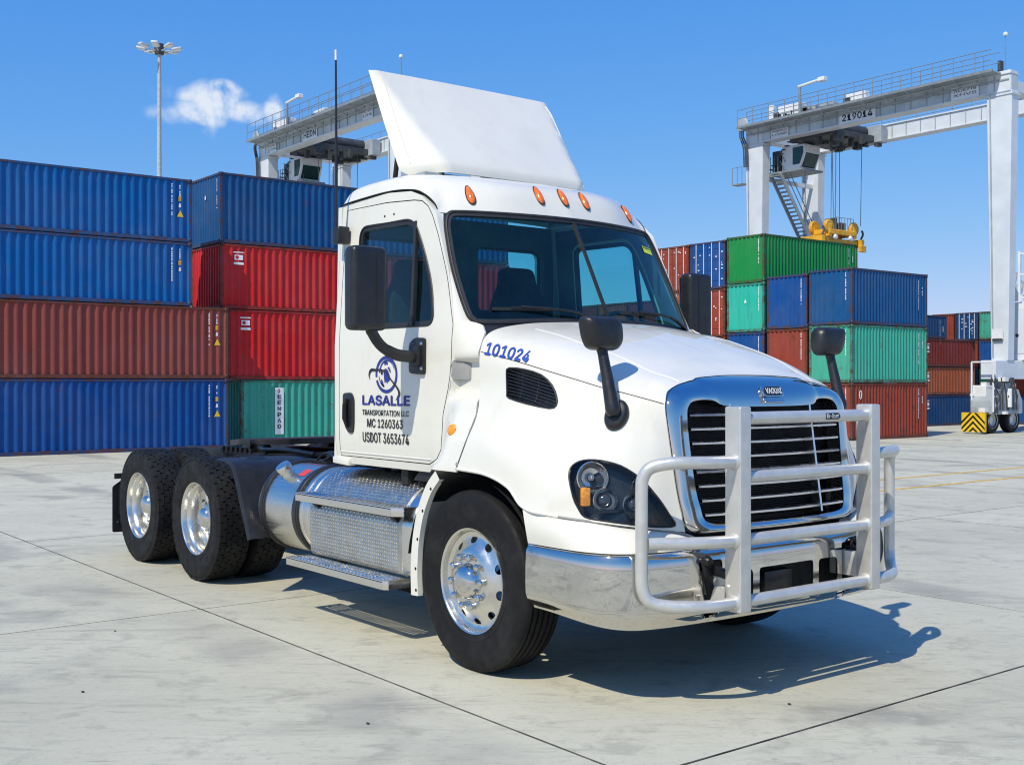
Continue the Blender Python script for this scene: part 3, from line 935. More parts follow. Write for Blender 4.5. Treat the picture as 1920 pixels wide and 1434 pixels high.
# ---- cab sides
def ys(z, x=-1.6):
    u = max(0., z - 1.90)
    y = 1.03 - .066 * (u / .96) ** 1.15 - .032 * sstep(-1.3, -.45, x) * sstep(0, .42, u)
    return y - .02 * max(0., (1.32 - z) / .2) ** 2


def seen(x, z):
    # cab-side outlines were taken off a flat side; carry them onto the leaning side
    old = 1.03 - .048 * max(0., (z - 1.9) / .95) ** 1.3
    k = 1 + (old - ys(z, x)) / (5.013 - old)
    return (5.337 + (x - 5.337) * k, 1.643 + (z - 1.643) * k) if z > 1.9 else (x, z)



DF = [(1.12, -.66), (1.14, -.645), (1.175, -.56), (1.235, -.505), (1.34, -.488), (1.45, -.478), (1.53, -.45), (1.60, -.425), (1.68, -.405), (1.80, -.388), (1.99, -.375), (2.2, -.43), (2.34, -.475), (2.55, -.57), (2.68, -.645), (2.745, -.70), (2.785, -.77), (2.80, -.86)]
DF = [tuple(reversed(seen(x, z))) for z, x in DF]
dz = [q[0] for q in DF]; dx = [q[1] for q in DF]
door_poly = [(-1.745, 1.14)] + [(x, z) for z, x in DF[1:]] + [seen(-1.2, 2.825), (-1.745, seen(-1.735, 2.835)[1])]
WIN = rnd([seen(*q) for q in ((-1.535, 2.0), (-.575, 1.995), (-.60, 2.22), (-.70, 2.46), (-.845, 2.685), (-1.525, 2.70))], [.09, .09, .15, .3, .10, .09], 6)


def inset(poly, d):
    P = np.array(poly, float); c = P.mean(0); out = []
    N = len(P)
    ar = sum(P[i][0] * P[(i + 1) % N][1] - P[(i + 1) % N][0] * P[i][1] for i in range(N))
    for i in range(N):
        a, b = P[i - 1], P[(i + 1) % N]; t = b - a; L = np.linalg.norm(t)
        n = np.array((-t[1], t[0])) / max(L, 1e-9)
        out.append(tuple(P[i] + n * d * (1 if ar > 0 else -1)))
    return out


sideR = lambda x, z: (x, -ys(z, x), z)
door = MB().sheet(door_poly, [WIN], sideR, .06, thick=.03).build('door', 'paint', TRUCK, ang=40)
# window rubber, glass, divider
wi = inset(WIN, .032)
rub = MB().sheet(WIN, [wi], sideR, .03, thick=.03, off=-.004); rub.build('window_seal', 'gasket', door, ang=40)
MB().tube([sideR(*q) for q in WIN], .006, 6, closed=True).build('seal_bead', 'gasket', door)
MB().sheet(wi, [], lambda x, z: (x, -ys(z, x) + .02, z), .08, thick=0.).build('window_glass', 'side_glass', door, ang=60)
dm = MB().beam((-.835, -ys(2.0, -.835) + .008, 2.0), (-.88, -ys(2.66, -.88) + .008, 2.675), .030, .03, up=(0, 1, 0)); dm.build('window_divider', 'gasket', door, bevel=.005)
# rub line above the window, two screws
for x in (-1.24, -1.13):
    MB().lathe([(0, .004), (.007, .003), (.009, 0)], sideR(x, 2.745 + (x + 1.2) * .02), (0, -1, 0), 10).build('screw', 'seam', door)
# handle: recessed cup and pull
hd_o = rnd([(-1.685, 1.57), (-1.685, 1.42), (-1.65, 1.33), (-1.60, 1.295), (-1.545, 1.30), (-1.535, 1.36), (-1.535, 1.53), (-1.57, 1.575)], .03, 4)
hh = MB().prism(hd_o, lambda x, z: (x, -ys(z) + .01, z), lambda x, z: (x, -ys(z) - .012, z)); hd = hh.build('door_handle', 'plastic', door, bevel=.006)
MB().tube([(-1.61, -1.047, 1.53), (-1.612, -1.062, 1.49), (-1.612, -1.064, 1.40), (-1.60, -1.05, 1.335)], [.018, .022, .022, .014], 10, flat=.6).build('door_pull', 'grease', door)
MB().tube([(x, -ys(z, x) + .003, z) for x, z in resample(inset(door_poly, -.0035), .05)], .0042, 6, closed=True).build('door_gap', 'seam', door)
# lower crease along the door
MB().tube([sideR(x, 1.165 + .0 * x) for x in np.linspace(-1.74, -.62, 12)], .005, 6).build('door_crease', 'paint', door)
doorL = flip(door, TRUCK)

# door lettering (right door only)
dmap = lambda a, b: (a, -ys(b, a) - .0035, b)


def put(name, body, x0, x1, z0, z1, mat, bold=0., shear=0.):
    v_, f_ = bold_geo(body, .2, bold, shear)
    decal(name, (fit(v_, x0, x1, z0, z1), f_), dmap, mat, door)


put('lettering', 'LASALLE', -1.43, -.84, 1.492, 1.560, 'decal_blue', bold=.0055)
put('lettering', 'TRANSPORTATION LLC', -1.43, -.855, 1.425, 1.462, 'decal_black', bold=.0006)
put('lettering', 'MC 1260363', -1.365, -.925, 1.345, 1.403, 'decal_black', bold=.0018)
put('lettering', 'USDOT 3653674', -1.425, -.855, 1.245, 1.313, 'decal_black', bold=.0018)
# globe emblem: ring, inner arc, land patches, sweeping orbit
lg = MB()


def ring(cx, cz, a, b, w0, w1, t0, t1, n=48, rot=0.):
    G = [[], []]
    for k in range(n + 1):
        t = t0 + (t1 - t0) * k / n; w = w0 + (w1 - w0) * (k / n)
        for row, d in ((0, 0), (1, -w)):
            x, z = (a + d) * cos(t), (b + d) * sin(t)
            G[row].append(dmap(cx + x * cos(rot) - z * sin(rot), cz + x * sin(rot) + z * cos(rot)))
    return G


CX, CZ = -1.125, 1.695
lg.grid(ring(CX, CZ, .135, .122, .022, .022, radians(-160), radians(188), 60))
lg.grid(ring(CX + .008, CZ + .004, .098, .092, .006, .013, radians(20), radians(175), 40))
lg.grid(ring(CX, CZ, .094, .088, .005, .016, radians(185), radians(250), 24))


def patch(P): lg.add([dmap(CX + a, CZ + b) for a, b in P], [tuple(range(len(P)))])


patch([(-.035, .03), (-.005, .04), (.02, .028), (.04, -.005), (.045, -.03), (.03, -.05), (.02, -.04), (.012, -.06), (-.005, -.045), (-.02, -.055), (-.028, -.02)])
patch([(-.03, .085), (.0, .088), (.02, .078), (.012, .062), (-.008, .068), (-.02, .058)])
patch([(.015, .045), (.035, .05), (.05, .03), (.055, .01), (.042, .015), (.03, .03)])
patch([(-.065, -.03), (-.05, -.035), (-.03, -.07), (-.02, -.078), (-.035, -.08), (-.06, -.06)])
lg.build('emblem_globe', 'decal_blue', door, recalc=False)
ob = MB()
oc = spline([(-.205, -.035, 0), (-.215, .0, 0), (-.19, .03, 0), (-.13, .03, 0), (-.06, .03, 0), (.0, .012, 0), (.06, -.035, 0), (.12, -.075, 0), (.155, -.11, 0), (.152, -.14, 0), (.115, -.165, 0)], 40)
ow = np.interp(np.arange(41), [0, 6, 18, 26, 34, 40], [.002, .022, .010, .012, .024, .003])
G = [[], []]
for k, q in enumerate(oc):
    a = oc[max(0, k - 1)]; b = oc[min(40, k + 1)]; t = (b - a) / np.linalg.norm(b - a); n = np.array((-t[1], t[0]))
    for row, sg in ((0, .5), (1, -.5)):
        G[row].append(tuple(Vector(dmap(CX + q[0] + n[0] * ow[k] * sg, CZ + q[1] + n[1] * ow[k] * sg)) + Vector((0, -.001, 0))))
ob.grid(G)
ob.add([tuple(Vector(dmap(CX - .055 + .012 * cos(t), CZ + .012 + .014 * sin(t))) + Vector((0, -.0012, 0))) for t in np.linspace(0, 2 * pi, 14)[:-1]], [tuple(range(13))])
ob.build('emblem_orbit', 'decal_black', door, recalc=False)

# ---- cab shell around the doors
gap = .007
d_out = inset(door_poly, -gap)
shell_poly = [(-1.80, 1.09), (-.70, 1.09)] + [(x + .012, z) for z, x in DF[1:-2]] + [(-.77, 2.815), (-.86, 2.862), (-1.2, 2.89), (-1.80, 2.875)]
outer_shell = [(-1.80, 1.085), (-.66, 1.085), (-.62, 1.115)] + [(x + .016, z) for z, x in DF[2:11]] + [(x + .03, z) for z, x in DF[11:14]] + [(-.668, 2.706), (-.744, 2.769), (-.831, 2.833), (-.953, 2.876), (-1.23, 2.898), (-1.80, 2.882)]
sh = MB().sheet(outer_shell, [d_out], sideR, .05, thick=.04)
# rounded rear corner
zc = [1.085, 1.12, 1.3, 1.6, 1.9, 2.15, 2.4, 2.6, 2.75, 2.885]
sh.grid([[(-1.80 - .05 * sin(a), -(ys(z) - .05 + .05 * cos(a)), z) for z in zc] for a in np.linspace(0, pi / 2, 7)])
cab = pair(sh, 'cab_shell', 'paint', TRUCK, ang=40)
RW = lambda s: [(s * a, b) for a, b in rnd([(.20, 2.19), (.84, 2.19), (.84, 2.68), (.20, 2.68)], .07, 5)]
bw = MB().sheet([(-.985, 1.085), (.985, 1.085), (.95, 2.88), (-.95, 2.88)], [RW(-1), RW(1)], lambda y, z: (-1.85, y, z), .15, thick=.05, off=0.)
bw.build('cab_back_wall', 'paint', cab)
bi_ = MB().sheet([(-.96, 1.1), (.96, 1.1), (.94, 2.87), (-.94, 2.87)], [inset(RW(-1), -.004), inset(RW(1), -.004)], lambda y, z: (-1.795, y, z), .15, thick=.004)
bi_.build('back_wall_trim', 'trim', cab)
for s in (-1, 1):
    MB().sheet(RW(s), [], lambda y, z: (-1.83, y, z), .2).build('rear_window', 'side_glass', cab)
    MB().tube([(-1.852, y, z) for y, z in RW(s)], .014, 6, closed=True).build('rear_window_seal', 'gasket', cab)
# rocker under the door, black gap behind the door joint
bkl = MB().sheet([(-1.79, 1.10), (-.66, 1.10)] + [(x + .002, z) for z, x in DF[2:12]] + [(-.64, 2.55), (-.88, 2.80), (-1.79, 2.85)], [inset(WIN, -.02)], lambda x, z: (x, -ys(z, x) + .036, z), .10)
pair(bkl, 'inner_panel', 'trim', cab)
MB().box(-1.80, -.40, -.99, .99, 1.10, 1.16).build('cab_floor', 'trim', cab)
rk = MB().beam((-1.845, -1.0, 1.105), (-1.62, -1.0, 1.095), .06, .05); pair(rk, 'rocker_corner', 'paint', cab, bevel=.012)

# ---- cowl side panels between door and hood
HR = [(1.15, -.088), (1.31, -.038), (1.46, -.048), (1.62, -.088), (1.82, -.108), (1.94, -.148), (1.985, -.20)]


def cowl_map(x, z):
    xd = np.interp(z, dz, dx) + .007; xh = np.interp(z, [q[0] for q in HR], [q[1] for q in HR])
    f = min(1.2, max(-.1, (x - xd) / (xh - xd)))
    yh = np.interp(z, [1.15, 1.31, 1.46, 1.62, 1.82, 1.94, 2.0], [1.205, 1.17, 1.09, 1.04, 1.028, .95, .93])
    yd = ys(z, x)
    y = yd + (yh - yd) * sstep(0, .62 if z < 1.6 else 1., f)
    rec = sstep(1.52, 1.60, z) * (1 - sstep(1.765, 1.785, z)) * sstep(.03, .12, f)
    y -= .05 * rec
    return (x, -y, z)


cow_poly = [(-.64, 1.13)] + [(x + .009, z) for z, x in DF[2:11]] + [(-.355, 2.02), (-.30, 2.015), (-.20, 1.985)] + [(x - .006, z) for z, x in reversed(HR[:-1])] + [(-.09, 1.13)]
cw = MB().sheet(cow_poly, [], cowl_map, .022, thick=.012)
cowl = cw.build('cowl_panel', 'paint', TRUCK, ang=42)
sv = MB().prism([(-.385, 1.66), (-.245, 1.66), (-.245, 1.76), (-.385, 1.76)], lambda x, z: cowl_map(x, z), lambda x, z: (x, cowl_map(x, z)[1] - .006, z)); sv = sv.build('square_vent', 'vent_grey', cowl, bevel=.003)
vv_ = MB()
for k in range(9): vv_.prism([(-.378 + k * .015, 1.667), (-.372 + k * .015, 1.667), (-.372 + k * .015, 1.753), (-.378 + k * .015, 1.753)], lambda x, z: (x, cowl_map(x, z)[1] - .005, z), lambda x, z: (x, cowl_map(x, z)[1] - .010, z))
tag(vv_.build('vent_bars', 'vent_grey', cowl), kind='stuff')
mk = Vector(cowl_map(-.215, 1.365))
mn = Vector((.12, -1, .25)).normalized()
m2 = MB().lathe([(0, .020), (.022, .018), (.034, .010), (.037, 0), (.037, -.01)], mk, mn, 28); m2.build('side_marker_lamp', 'orange', cowl)
MB().lathe([(.036, .004), (.041, .004), (.043, -.01)], mk, mn, 28).build('marker_bezel', 'paint', cowl)
for bx_, bz_ in ((-.065, 1.175),):
    MB().lathe([(0, .006), (.010, .005), (.013, 0)], cowl_map(bx_ - .02, bz_), (0, -1, 0), 12).build('screw', 'vent_grey', cowl)

flip(cowl, TRUCK)

# white guard behind the front wheel
ga = spline([(-.30, 1.125, 0), (-.40, 1.03, 0), (-.49, .88, 0), (-.545, .70, 0), (-.565, .52, 0), (-.56, .36, 0)], 24)
wid = np.interp(np.arange(25), [0, 24], [.065, .075])
gb = []
for k, q in enumerate(ga):
    a, b = ga[max(0, k - 1)], ga[min(24, k + 1)]; t = (b - a) / np.linalg.norm(b - a); n = np.array((-t[1], t[0]))
    if n[0] < 0: n = -n
    gb.append((q, q + np.array((n[0], n[1], 0)) * wid[k]))
gm_ = MB().grid([[(q[0], y, q[1]) for q, r in gb] for y in (-.60, -1.19, -1.205)] + [[(r[0], -1.205, r[1]) for q, r in gb]] + [[(r[0], -1.17, r[1]) for q, r in gb]])
guard = gm_.build('wheel_guard', 'paint', TRUCK, ang=40)
for k in (4, 9, 14, 19, 23):
    q, r = gb[k]; c = (q + r) / 2 * .5 + r * .5
    MB().lathe([(0, .003), (.008, .002), (.010, 0)], (c[0], -1.206, c[1]), (0, -1, 0), 10).build('guard_bolt', 'seam', guard)
flip(guard, TRUCK)

# ---- windscreen
def wx(y, z): return -.12 - .524 * (z - 2.06) - .222 * (y / .93) ** 2


wmap = lambda y, z: (wx(y, z), y, z)
_h = [(.45, 2.0), (.86, 1.985), (.93, 2.01), (.955, 2.08), (.955, 2.33), (.930, 2.55), (.908, 2.655), (.865, 2.717), (.77, 2.73), (.4, 2.73)]
WS = [(0, 2.005)] + _h + [(0, 2.73)] + [(-a, b) for a, b in reversed(_h)]
WS = smooth_poly(WS, 4)
WSi = inset(WS, .038)
gk = MB().sheet(WS, [WSi], wmap, .035, thick=.022, off=.004)
ws = MB().sheet(WSi, [], wmap, .08, thick=0, off=-.002)
windscreen = ws.build('windscreen', 'windscreen_glass', TRUCK, ang=60)
gk.build('windscreen_seal', 'gasket', windscreen, ang=40)
MB().tube([np.array(wmap(y, z)) + np.array((.006, 0, .003)) for y, z in inset(WS, .012)], .007, 6, closed=True).build('seal_bead', 'gasket', windscreen)
MB().beam(np.array(wmap(0, 2.02)) + (.004, 0, 0), np.array(wmap(0, 2.70)) + (.004, 0, 0), .024, .014, up=(1, 0, .5)).build('windscreen_divider', 'gasket', windscreen, bevel=.003)
st_ = MB().sheet([(.70, 2.555), (.82, 2.545), (.82, 2.595), (.70, 2.605)], [], wmap, .05, off=.002); st_.build('sticker', 'sticker_yellow', windscreen)
stl = MB()
for k in range(5): stl.sheet([(.712 + k * .02, 2.588 - k * .0016), (.725 + k * .02, 2.587 - k * .0016), (.725 + k * .02, 2.598 - k * .0016), (.712 + k * .02, 2.599 - k * .0016)], [], wmap, .05, off=.0035)
stl.build('sticker_print', 'decal_black', windscreen)
# A-pillars: strip from the door joint round to the windscreen seal
ap = MB()
zs = np.linspace(1.98, 2.705, 26)
rows = []
for u in np.linspace(0, 1, 6):
    r = []
    for z in zs:
        xa = np.interp(z, dz, dx) + .010; ya = ys(z, xa) - .001
        zz = min(z, 2.72); yw = np.interp(zz, [1.98, 2.05, 2.33, 2.55, 2.66, 2.72], [.925, .945, .953, .930, .908, .89]); xw = wx(yw, z) - .004
        b = sin(pi * u) * .006
        r.append((xa + (xw - xa) * u + b, -(ya + (yw - ya) * (u ** 1.5)) - b, z))
    rows.append(r)
ap.grid(rows); pair(ap, 'a_pillar', 'paint', cab, ang=50)
# scuttle under the glass
sc = MB().grid([[(wx(y, 2.0) + a - .015, y, z) for y in np.linspace(-.93, .93, 40)] for a, z in ((-.02, 2.03), (.02, 1.995), (.10, 1.975), (.14, 1.93))]); sc.build('scuttle', 'plastic', windscreen)

# wipers
for y0, y1, zt in ((-.10, -.80, 0), (.88, .12, 0)):
    wp = MB()
    b0 = np.array(wmap(y0, 2.015)) + (.02, 0, .0); m0 = np.array(wmap(y0 * .55 + y1 * .45, 2.075)) + (.03, 0, .02); e0 = np.array(wmap(y0 * .25 + y1 * .75, 2.095)) + (.022, 0, .012)
    wp.tube(spline([b0, (b0 + m0) / 2 + (.0, 0, .02), m0, e0], 14), [.012] * 6 + [.009] * 9, 8)
    wiper = wp.build('wiper_arm', 'plastic', TRUCK)
    p0_ = np.array(wmap(y0 * .55 + y1 * .45, 2.09)) + (.012, 0, .006); p1_ = np.array(wmap(y1, 2.085)) + (.012, 0, .006)
    MB().beam(p0_, p1_, .008, .02).build('wiper_blade', 'gasket', wiper)
    MB().beam(p0_ * .7 + p1_ * .3 + (.008, 0, .008), p0_ * .3 + p1_ * .7 + (.008, 0, .008), .012, .014).build('blade_holder', 'plastic', wiper)

# ---- roof
ROOF = Surf([
    [(-1.85, 0, 2.90), (-1.85, .45, 2.90), (-1.85, .76, 2.895), (-1.845, .88, 2.89), (-1.83, .945, 2.88)],
    [(-1.825, 0, 2.985), (-1.825, .45, 2.985), (-1.825, .76, 2.98), (-1.82, .90, 2.96), (-1.805, .966, 2.885)],
    [(-1.66, 0, 3.022), (-1.66, .45, 3.022), (-1.66, .77, 3.02), (-1.66, .915, 2.995), (-1.66, .968, 2.895)],
    [(-1.2, 0, 3.035), (-1.2, .45, 3.035), (-1.2, .77, 3.028), (-1.2, .91, 2.998), (-1.22, .962, 2.905)],
    [(-.93, 0, 3.018), (-.93, .45, 3.015), (-.94, .74, 3.0), (-.96, .885, 2.965), (-.945, .942, 2.885)],
    [(-.74, 0, 2.985), (-.755, .45, 2.975), (-.81, .72, 2.95), (-.85, .855, 2.915), (-.82, .930, 2.84)],
    [(-.585, 0, 2.90), (-.615, .45, 2.89), (-.70, .72, 2.855), (-.755, .84, 2.825), (-.735, .915, 2.775)],
    [(-.465, 0, 2.715), (-.520, .45, 2.715), (-.615, .74, 2.715), (-.675, .865, 2.712), (-.70, .912, 2.715)]])
rf = MB().sheet([(0, 0), (7, 0), (7, 4), (0, 4)], [], lambda s, t: ROOF(s, t), .11)
rf.both(); roof = rf.build('roof', 'paint', TRUCK, weld=True, ang=50)
e_ = MB().tube([(q[0], -q[1] - .001, q[2]) for q in (ROOF(s, 4) for s in np.linspace(.9, 7, 50))], .0045, 6); pair(e_, 'roof_joint', 'seam', roof)
li = MB().sheet([(0.6, 0), (6.6, 0), (6.6, 3.7), (0.6, 3.7)], [], lambda s, t: ROOF(s, t), .3, off=-.05); pair(li, 'headliner', 'trim', roof)
for y, s_, tt in ((-.69, 6.15, 1), (-.19, 6.15, 0), (0., 6.15, 0), (.19, 6.15, 0), (.69, 6.15, 1)):
    tv = np.interp(abs(y), [0, .45, .74, .86], [0, 1, 2, 3]); q = ROOF(s_, tv)
    e = .05; n = np.cross(ROOF(s_ + e, tv) - ROOF(s_ - e, tv), ROOF(s_, tv + e) - ROOF(s_, tv - e)); n /= np.linalg.norm(n)
    u = ROOF(s_ - e, tv) - ROOF(s_ + e, tv); u /= np.linalg.norm(u)
    sg = 1 if y >= 0 else -1
    q = Vector((q[0], q[1] * sg, q[2])); n = Vector((n[0], n[1] * sg, n[2])); u = Vector((u[0], u[1] * sg, u[2])); s2 = n.cross(u)
    cl = MB()
    for nm, sc_, h in ((0, 1., .016),):
        Gd = []
        for a in np.linspace(0, pi / 2, 6):
            Gd.append([q + u * (.078 * cos(a) ** .8 * cos(t)) + s2 * (.024 * cos(a) ** .8 * sin(t) * (1.05 - .3 * cos(t))) + n * (h * 1.6 * sin(a) - .002) for t in np.linspace(0, 2 * pi, 25)])
        cl.grid(Gd)
    lamp = cl.build('clearance_lamp', 'amber', TRUCK, ang=60)
    base = MB().tube([q + u * (.081 * cos(t)) + s2 * (.0255 * sin(t) * (1.05 - .3 * cos(t))) for t in np.linspace(0, 2 * pi, 25)[:-1]], .004, 6, closed=True); base.build('lamp_base', 'plastic', lamp)

# ---- roof air deflector: one folded panel on struts
def defl(a, h):
    # a in -1..1 across, h 0..1 up: flat centre face, corners folded back along a crease that runs to the top corners
    y = (.84 - .03 * h) * a
    x = np.interp(h, [0, .10, .5, 1], [-1.07, -1.07, -1.35, -1.695]); z = np.interp(h, [0, .10, .5, 1], [3.055, 3.115, 3.43, 3.845])
    c_ = .70 + .27 * h
    k = max(0., abs(a) - c_) / (1.0001 - c_)
    return (x - (.03 + .21 * (1 - h)) * k ** 1.08 + .03 * (1 - a * a) * (1 - .6 * h), y, z - .02 * (1 - h) * k)


def defl_round(a, h):
    # rounded lower corners
    if h < .10:
        lim = 1 - .07 * (1 - h / .10) ** 2; a = a * lim
    return defl(a, h)


df = MB().sheet([(-1, 0), (1, 0), (1, 1), (-1, 1)], [], defl_round, .05, thick=.022)
deflector = df.build('air_deflector', 'paint', TRUCK, ang=35)
for sg in (-1, 1):
    MB().tube([np.array(defl(sg * .93, h)) + (.001, 0, .001) for h in np.linspace(.12, .95, 20)], .004, 6).build('deflector_crease', 'paint', deflector)
for y in (-.6, -.2, .25, .62):
    MB().beam((-1.14, y, 2.99), (-1.16, y, 3.10), .10, .02, up=(0, 1, 0)).build('deflector_hinge', 'chassis', deflector)
for y in (-.68, .68):
    MB().tube([(-1.60, y, 2.98), (-1.50, y, 3.45)], .018, 8).build('deflector_strut', 'chassis', deflector)
    MB().beam((-1.30, y, 3.02), (-1.17, y, 3.10), .05, .05).build('deflector_foot', 'chassis', deflector)
MB().box(-1.62, -1.10, -.75, .75, 3.0, 3.052).build('deflector_base', 'crane_grey', deflector, bevel=.01)

# ---- door mirrors
mh = MB().box(-.765, -.64, -1.558, -1.315, 1.955, 2.462)
mirror = mh.build('door_mirror', 'plastic', TRUCK, bevel=.045, seg=5, ang=30)
MB().box(-.778, -.763, -1.54, -1.333, 1.985, 2.435).build('mirror_glass', 'chrome', mirror, bevel=.004)
MB().tube([(-.6395, -1.40, 2.0), (-.6385, -1.40, 2.2), (-.6395, -1.40, 2.42)], .0025, 6).build('mirror_joint', 'seam', mirror)
arm = spline([(-.70, -1.40, 1.98), (-.70, -1.385, 1.93), (-.705, -1.32, 1.86), (-.71, -1.22, 1.815), (-.72, -1.13, 1.805), (-.73, -1.06, 1.80)], 24)
MB().tube(arm, [.040] * 4 + [.034] * 8 + [.037] * 13, 14, flat=.85).build('mirror_arm', 'plastic', mirror)
br = MB().prism(rnd([(-.83, 1.70), (-.66, 1.69), (-.655, 1.92), (-.76, 1.925), (-.83, 1.89)], .03, 4), lambda x, z: (x, -1.025, z), lambda x, z: (x, -1.052, z)); br.build('mirror_bracket', 'plastic', mirror, bevel=.008)
MB().beam((-.735, -1.045, 1.745), (-.735, -1.045, 1.87), .10, .075, up=(0, 1, 0)).build('mirror_hinge', 'plastic', mirror, bevel=.012)
for z in (1.73, 1.885):
    MB().lathe([(0, .008), (.010, .006), (.012, 0)], (-.68, -1.052, z), (0, -1, 0), 12).build('bolt', 'bolt_steel', mirror)
flip(mirror, TRUCK)

# ---- hood mirrors
hmh = MB()
pr = rnd([(-1.085, 1.985), (-.83, 1.985), (-.82, 1.86), (-.86, 1.808), (-1.03, 1.812), (-1.065, 1.88)], [.035, .06, .03, .05, .05, .03], 6)
cen = np.mean(np.array(pr), 0)
G = []
for a, sc_, xx in ((0, .0, .932), (0, .45, .930), (0, .78, .922), (0, .93, .905), (0, 1, .875), (0, 1, .84), (0, .95, .825), (0, 0, .823)):
    G.append([(xx, *(cen + (np.array(q) - cen) * sc_)) for q in pr + pr[:1]])
hmh.grid(G)
hmirror = hmh.build('hood_mirror', 'plastic', TRUCK, ang=45)
bq = Vector(hoodR(3.92, 4.80)); bn = hoodN(3.92, 4.80)
MB().tube([Vector((.872, -.955, 1.83)).lerp(bq + bn * .05 + Vector((0, 0, -.02)), k_ / 20) for k_ in range(21)], [.036, .030] + [.0275 + .013 * (k_ / 16) ** 1.5 for k_ in range(17)] + [.038, .026], 16).build('mirror_stalk', 'plastic', hmirror)
u_ = Vector((0.25, 0, 1)).normalized(); u_ = (u_ - bn * u_.dot(bn)).normalized(); s_ = bn.cross(u_)
G = []
for r_, h_ in ((1.0, -.03), (1.0, .012), (.93, .024), (.75, .032), (0, .036)):
    G.append([bq + u_ * (.085 * r_ * cos(t)) + s_ * (.062 * r_ * sin(t)) + bn * h_ for t in np.linspace(0, 2 * pi, 33)])
MB().grid(G).build('mirror_base', 'plastic', hmirror, ang=40)
flip(hmirror, TRUCK)

# hood number decal
nv, nf = bold_geo('101024', .1, .0024, .22)
nv = fit(nv, 0, 1, 0, 1)
c00, c01, c10, c11 = (np.array(q) for q in ((.15, 4.06), (.10, 3.52), (1.47, 3.93), (1.33, 3.30)))
decal('number_decal', (nv, nf), lambda a, b: hoodR(*((c00 * (1 - a) + c10 * a) * (1 - b) + (c01 * (1 - a) + c11 * a) * b), .0035), 'number_blue', hood)

# ---- antenna
an = MB().tube([(-1.71, -1.075, 2.60), (-1.70, -1.08, 3.1), (-1.69, -1.09, 3.87)], [.012, .010, .007], 8); antenna = an.build('antenna', 'plastic', TRUCK)
MB().tube([(-1.69, -1.09, 3.86), (-1.69, -1.0905, 3.93)], .008, 8).build('antenna_tip', 'white_tip', antenna)
MB().box(-1.755, -1.665, -1.085, -.99, 2.60, 2.72).build('antenna_bracket', 'plastic', antenna, bevel=.018, seg=3)

# ---- bull bar
BX = 1.45
bbm = MB()
bar0 = None
for sg in (-1, 1):
    y = .545 * sg
    pm = MB(); pm.beam((BX - .01, y, .49), (BX - .01, y, 1.522), .085, .105, up=(1, 0, 0)); o = pm.build('bull_bar', 'bar', TRUCK, bevel=.012, seg=3) if bar0 is None else pm.build('post', 'bar', bar0, bevel=.012, seg=3)
    if bar0 is None: bar0 = o
for z in (1.462, 1.165, .85, .54):
    r_ = .033 if z > 1.4 else .031
    MB().tube([(BX, -.51, z), (BX, -.2, z), (BX, .2, z), (BX, .51, z)], r_, 18).build('cross_bar', 'bar', bar0)
    for sg in (-1, 1):
        MB().tube([(BX, sg * .502, z), (BX, sg * .490, z)], [.041, .032], 16).build('weld_bead', 'bar', bar0)
for sg in (-1, 1):
    pts = [(BX, .58, 1.245), (BX - .005, .70, 1.247), (BX - .035, .82, 1.249), (BX - .105, .93, 1.247), (BX - .170, 1.0, 1.225), (BX - .198, 1.026, 1.175), (BX - .203, 1.031, 1.10), (BX - .203, 1.031, .90), (BX - .203, 1.031, .70), (BX - .198, 1.026, .62), (BX - .175, 1.0, .565), (BX - .12, .93, .545), (BX - .045, .82, .54), (BX - .005, .70, .54), (BX, .58, .54)]
    MB().tube([(x, y * sg, z) for x, y, z in spline(pts, 70)], .032, 18).build('side_loop', 'bar', bar0)
    MB().tube([(x, y * sg, z) for x, y, z in spline([(BX, .58, .85), (BX - .03, .72, .85), (BX - .09, .85, .85), (BX - .185, 1.005, .85)], 16)], .031, 18).build('side_bar', 'bar', bar0)
    for z in (1.245, .85, .54):
        MB().tube([(BX, sg * .588, z), (BX, sg * .602, z)], [.041, .032], 16).build('weld_bead', 'bar', bar0)
    MB().beam((BX - .06, sg * .545, .62), (1.20, sg * .545, .62), .06, .14).build('bull_bar_mount', 'bar', bar0, bevel=.006)
    gs = MB().prism(rnd([(1.30, .50), (1.40, .50), (1.40, .62), (1.34, .61)], .02, 3), lambda x, z: (x, sg * .60, z), lambda x, z: (x, sg * .612, z)); gs.build('gusset', 'bar', bar0)
    MB().lathe([(0, .016), (.014, .012), (.016, 0)], (1.36, sg * .612, .535), (0, sg, 0), 12).build('bolt', 'bolt_steel', bar0)
# maker's sticker on the top bar
def bar_map(a, b): # a along y, b angle-height on the tube
    t = b / .033; return (BX + .0338 * cos(t), a, 1.462 + .0338 * sin(t))


sk = MB().sheet(rnd([(.11, -.018), (.225, -.018), (.235, -.005), (.225, .018), (.112, .018)], .006, 2), [], bar_map, .01); sk.build('sticker', 'decal_black', bar0, recalc=False)
sv_, sf_ = text_geo('Ex-Guard', .05, bold=.0008, shear=.15)
decal('sticker_lettering', (fit(sv_, .118, .222, -.011, .013), sf_), lambda a, b: tuple(Vector(bar_map(a, b)) + Vector((.0014, 0, .0004))), 'decal_white', bar0)

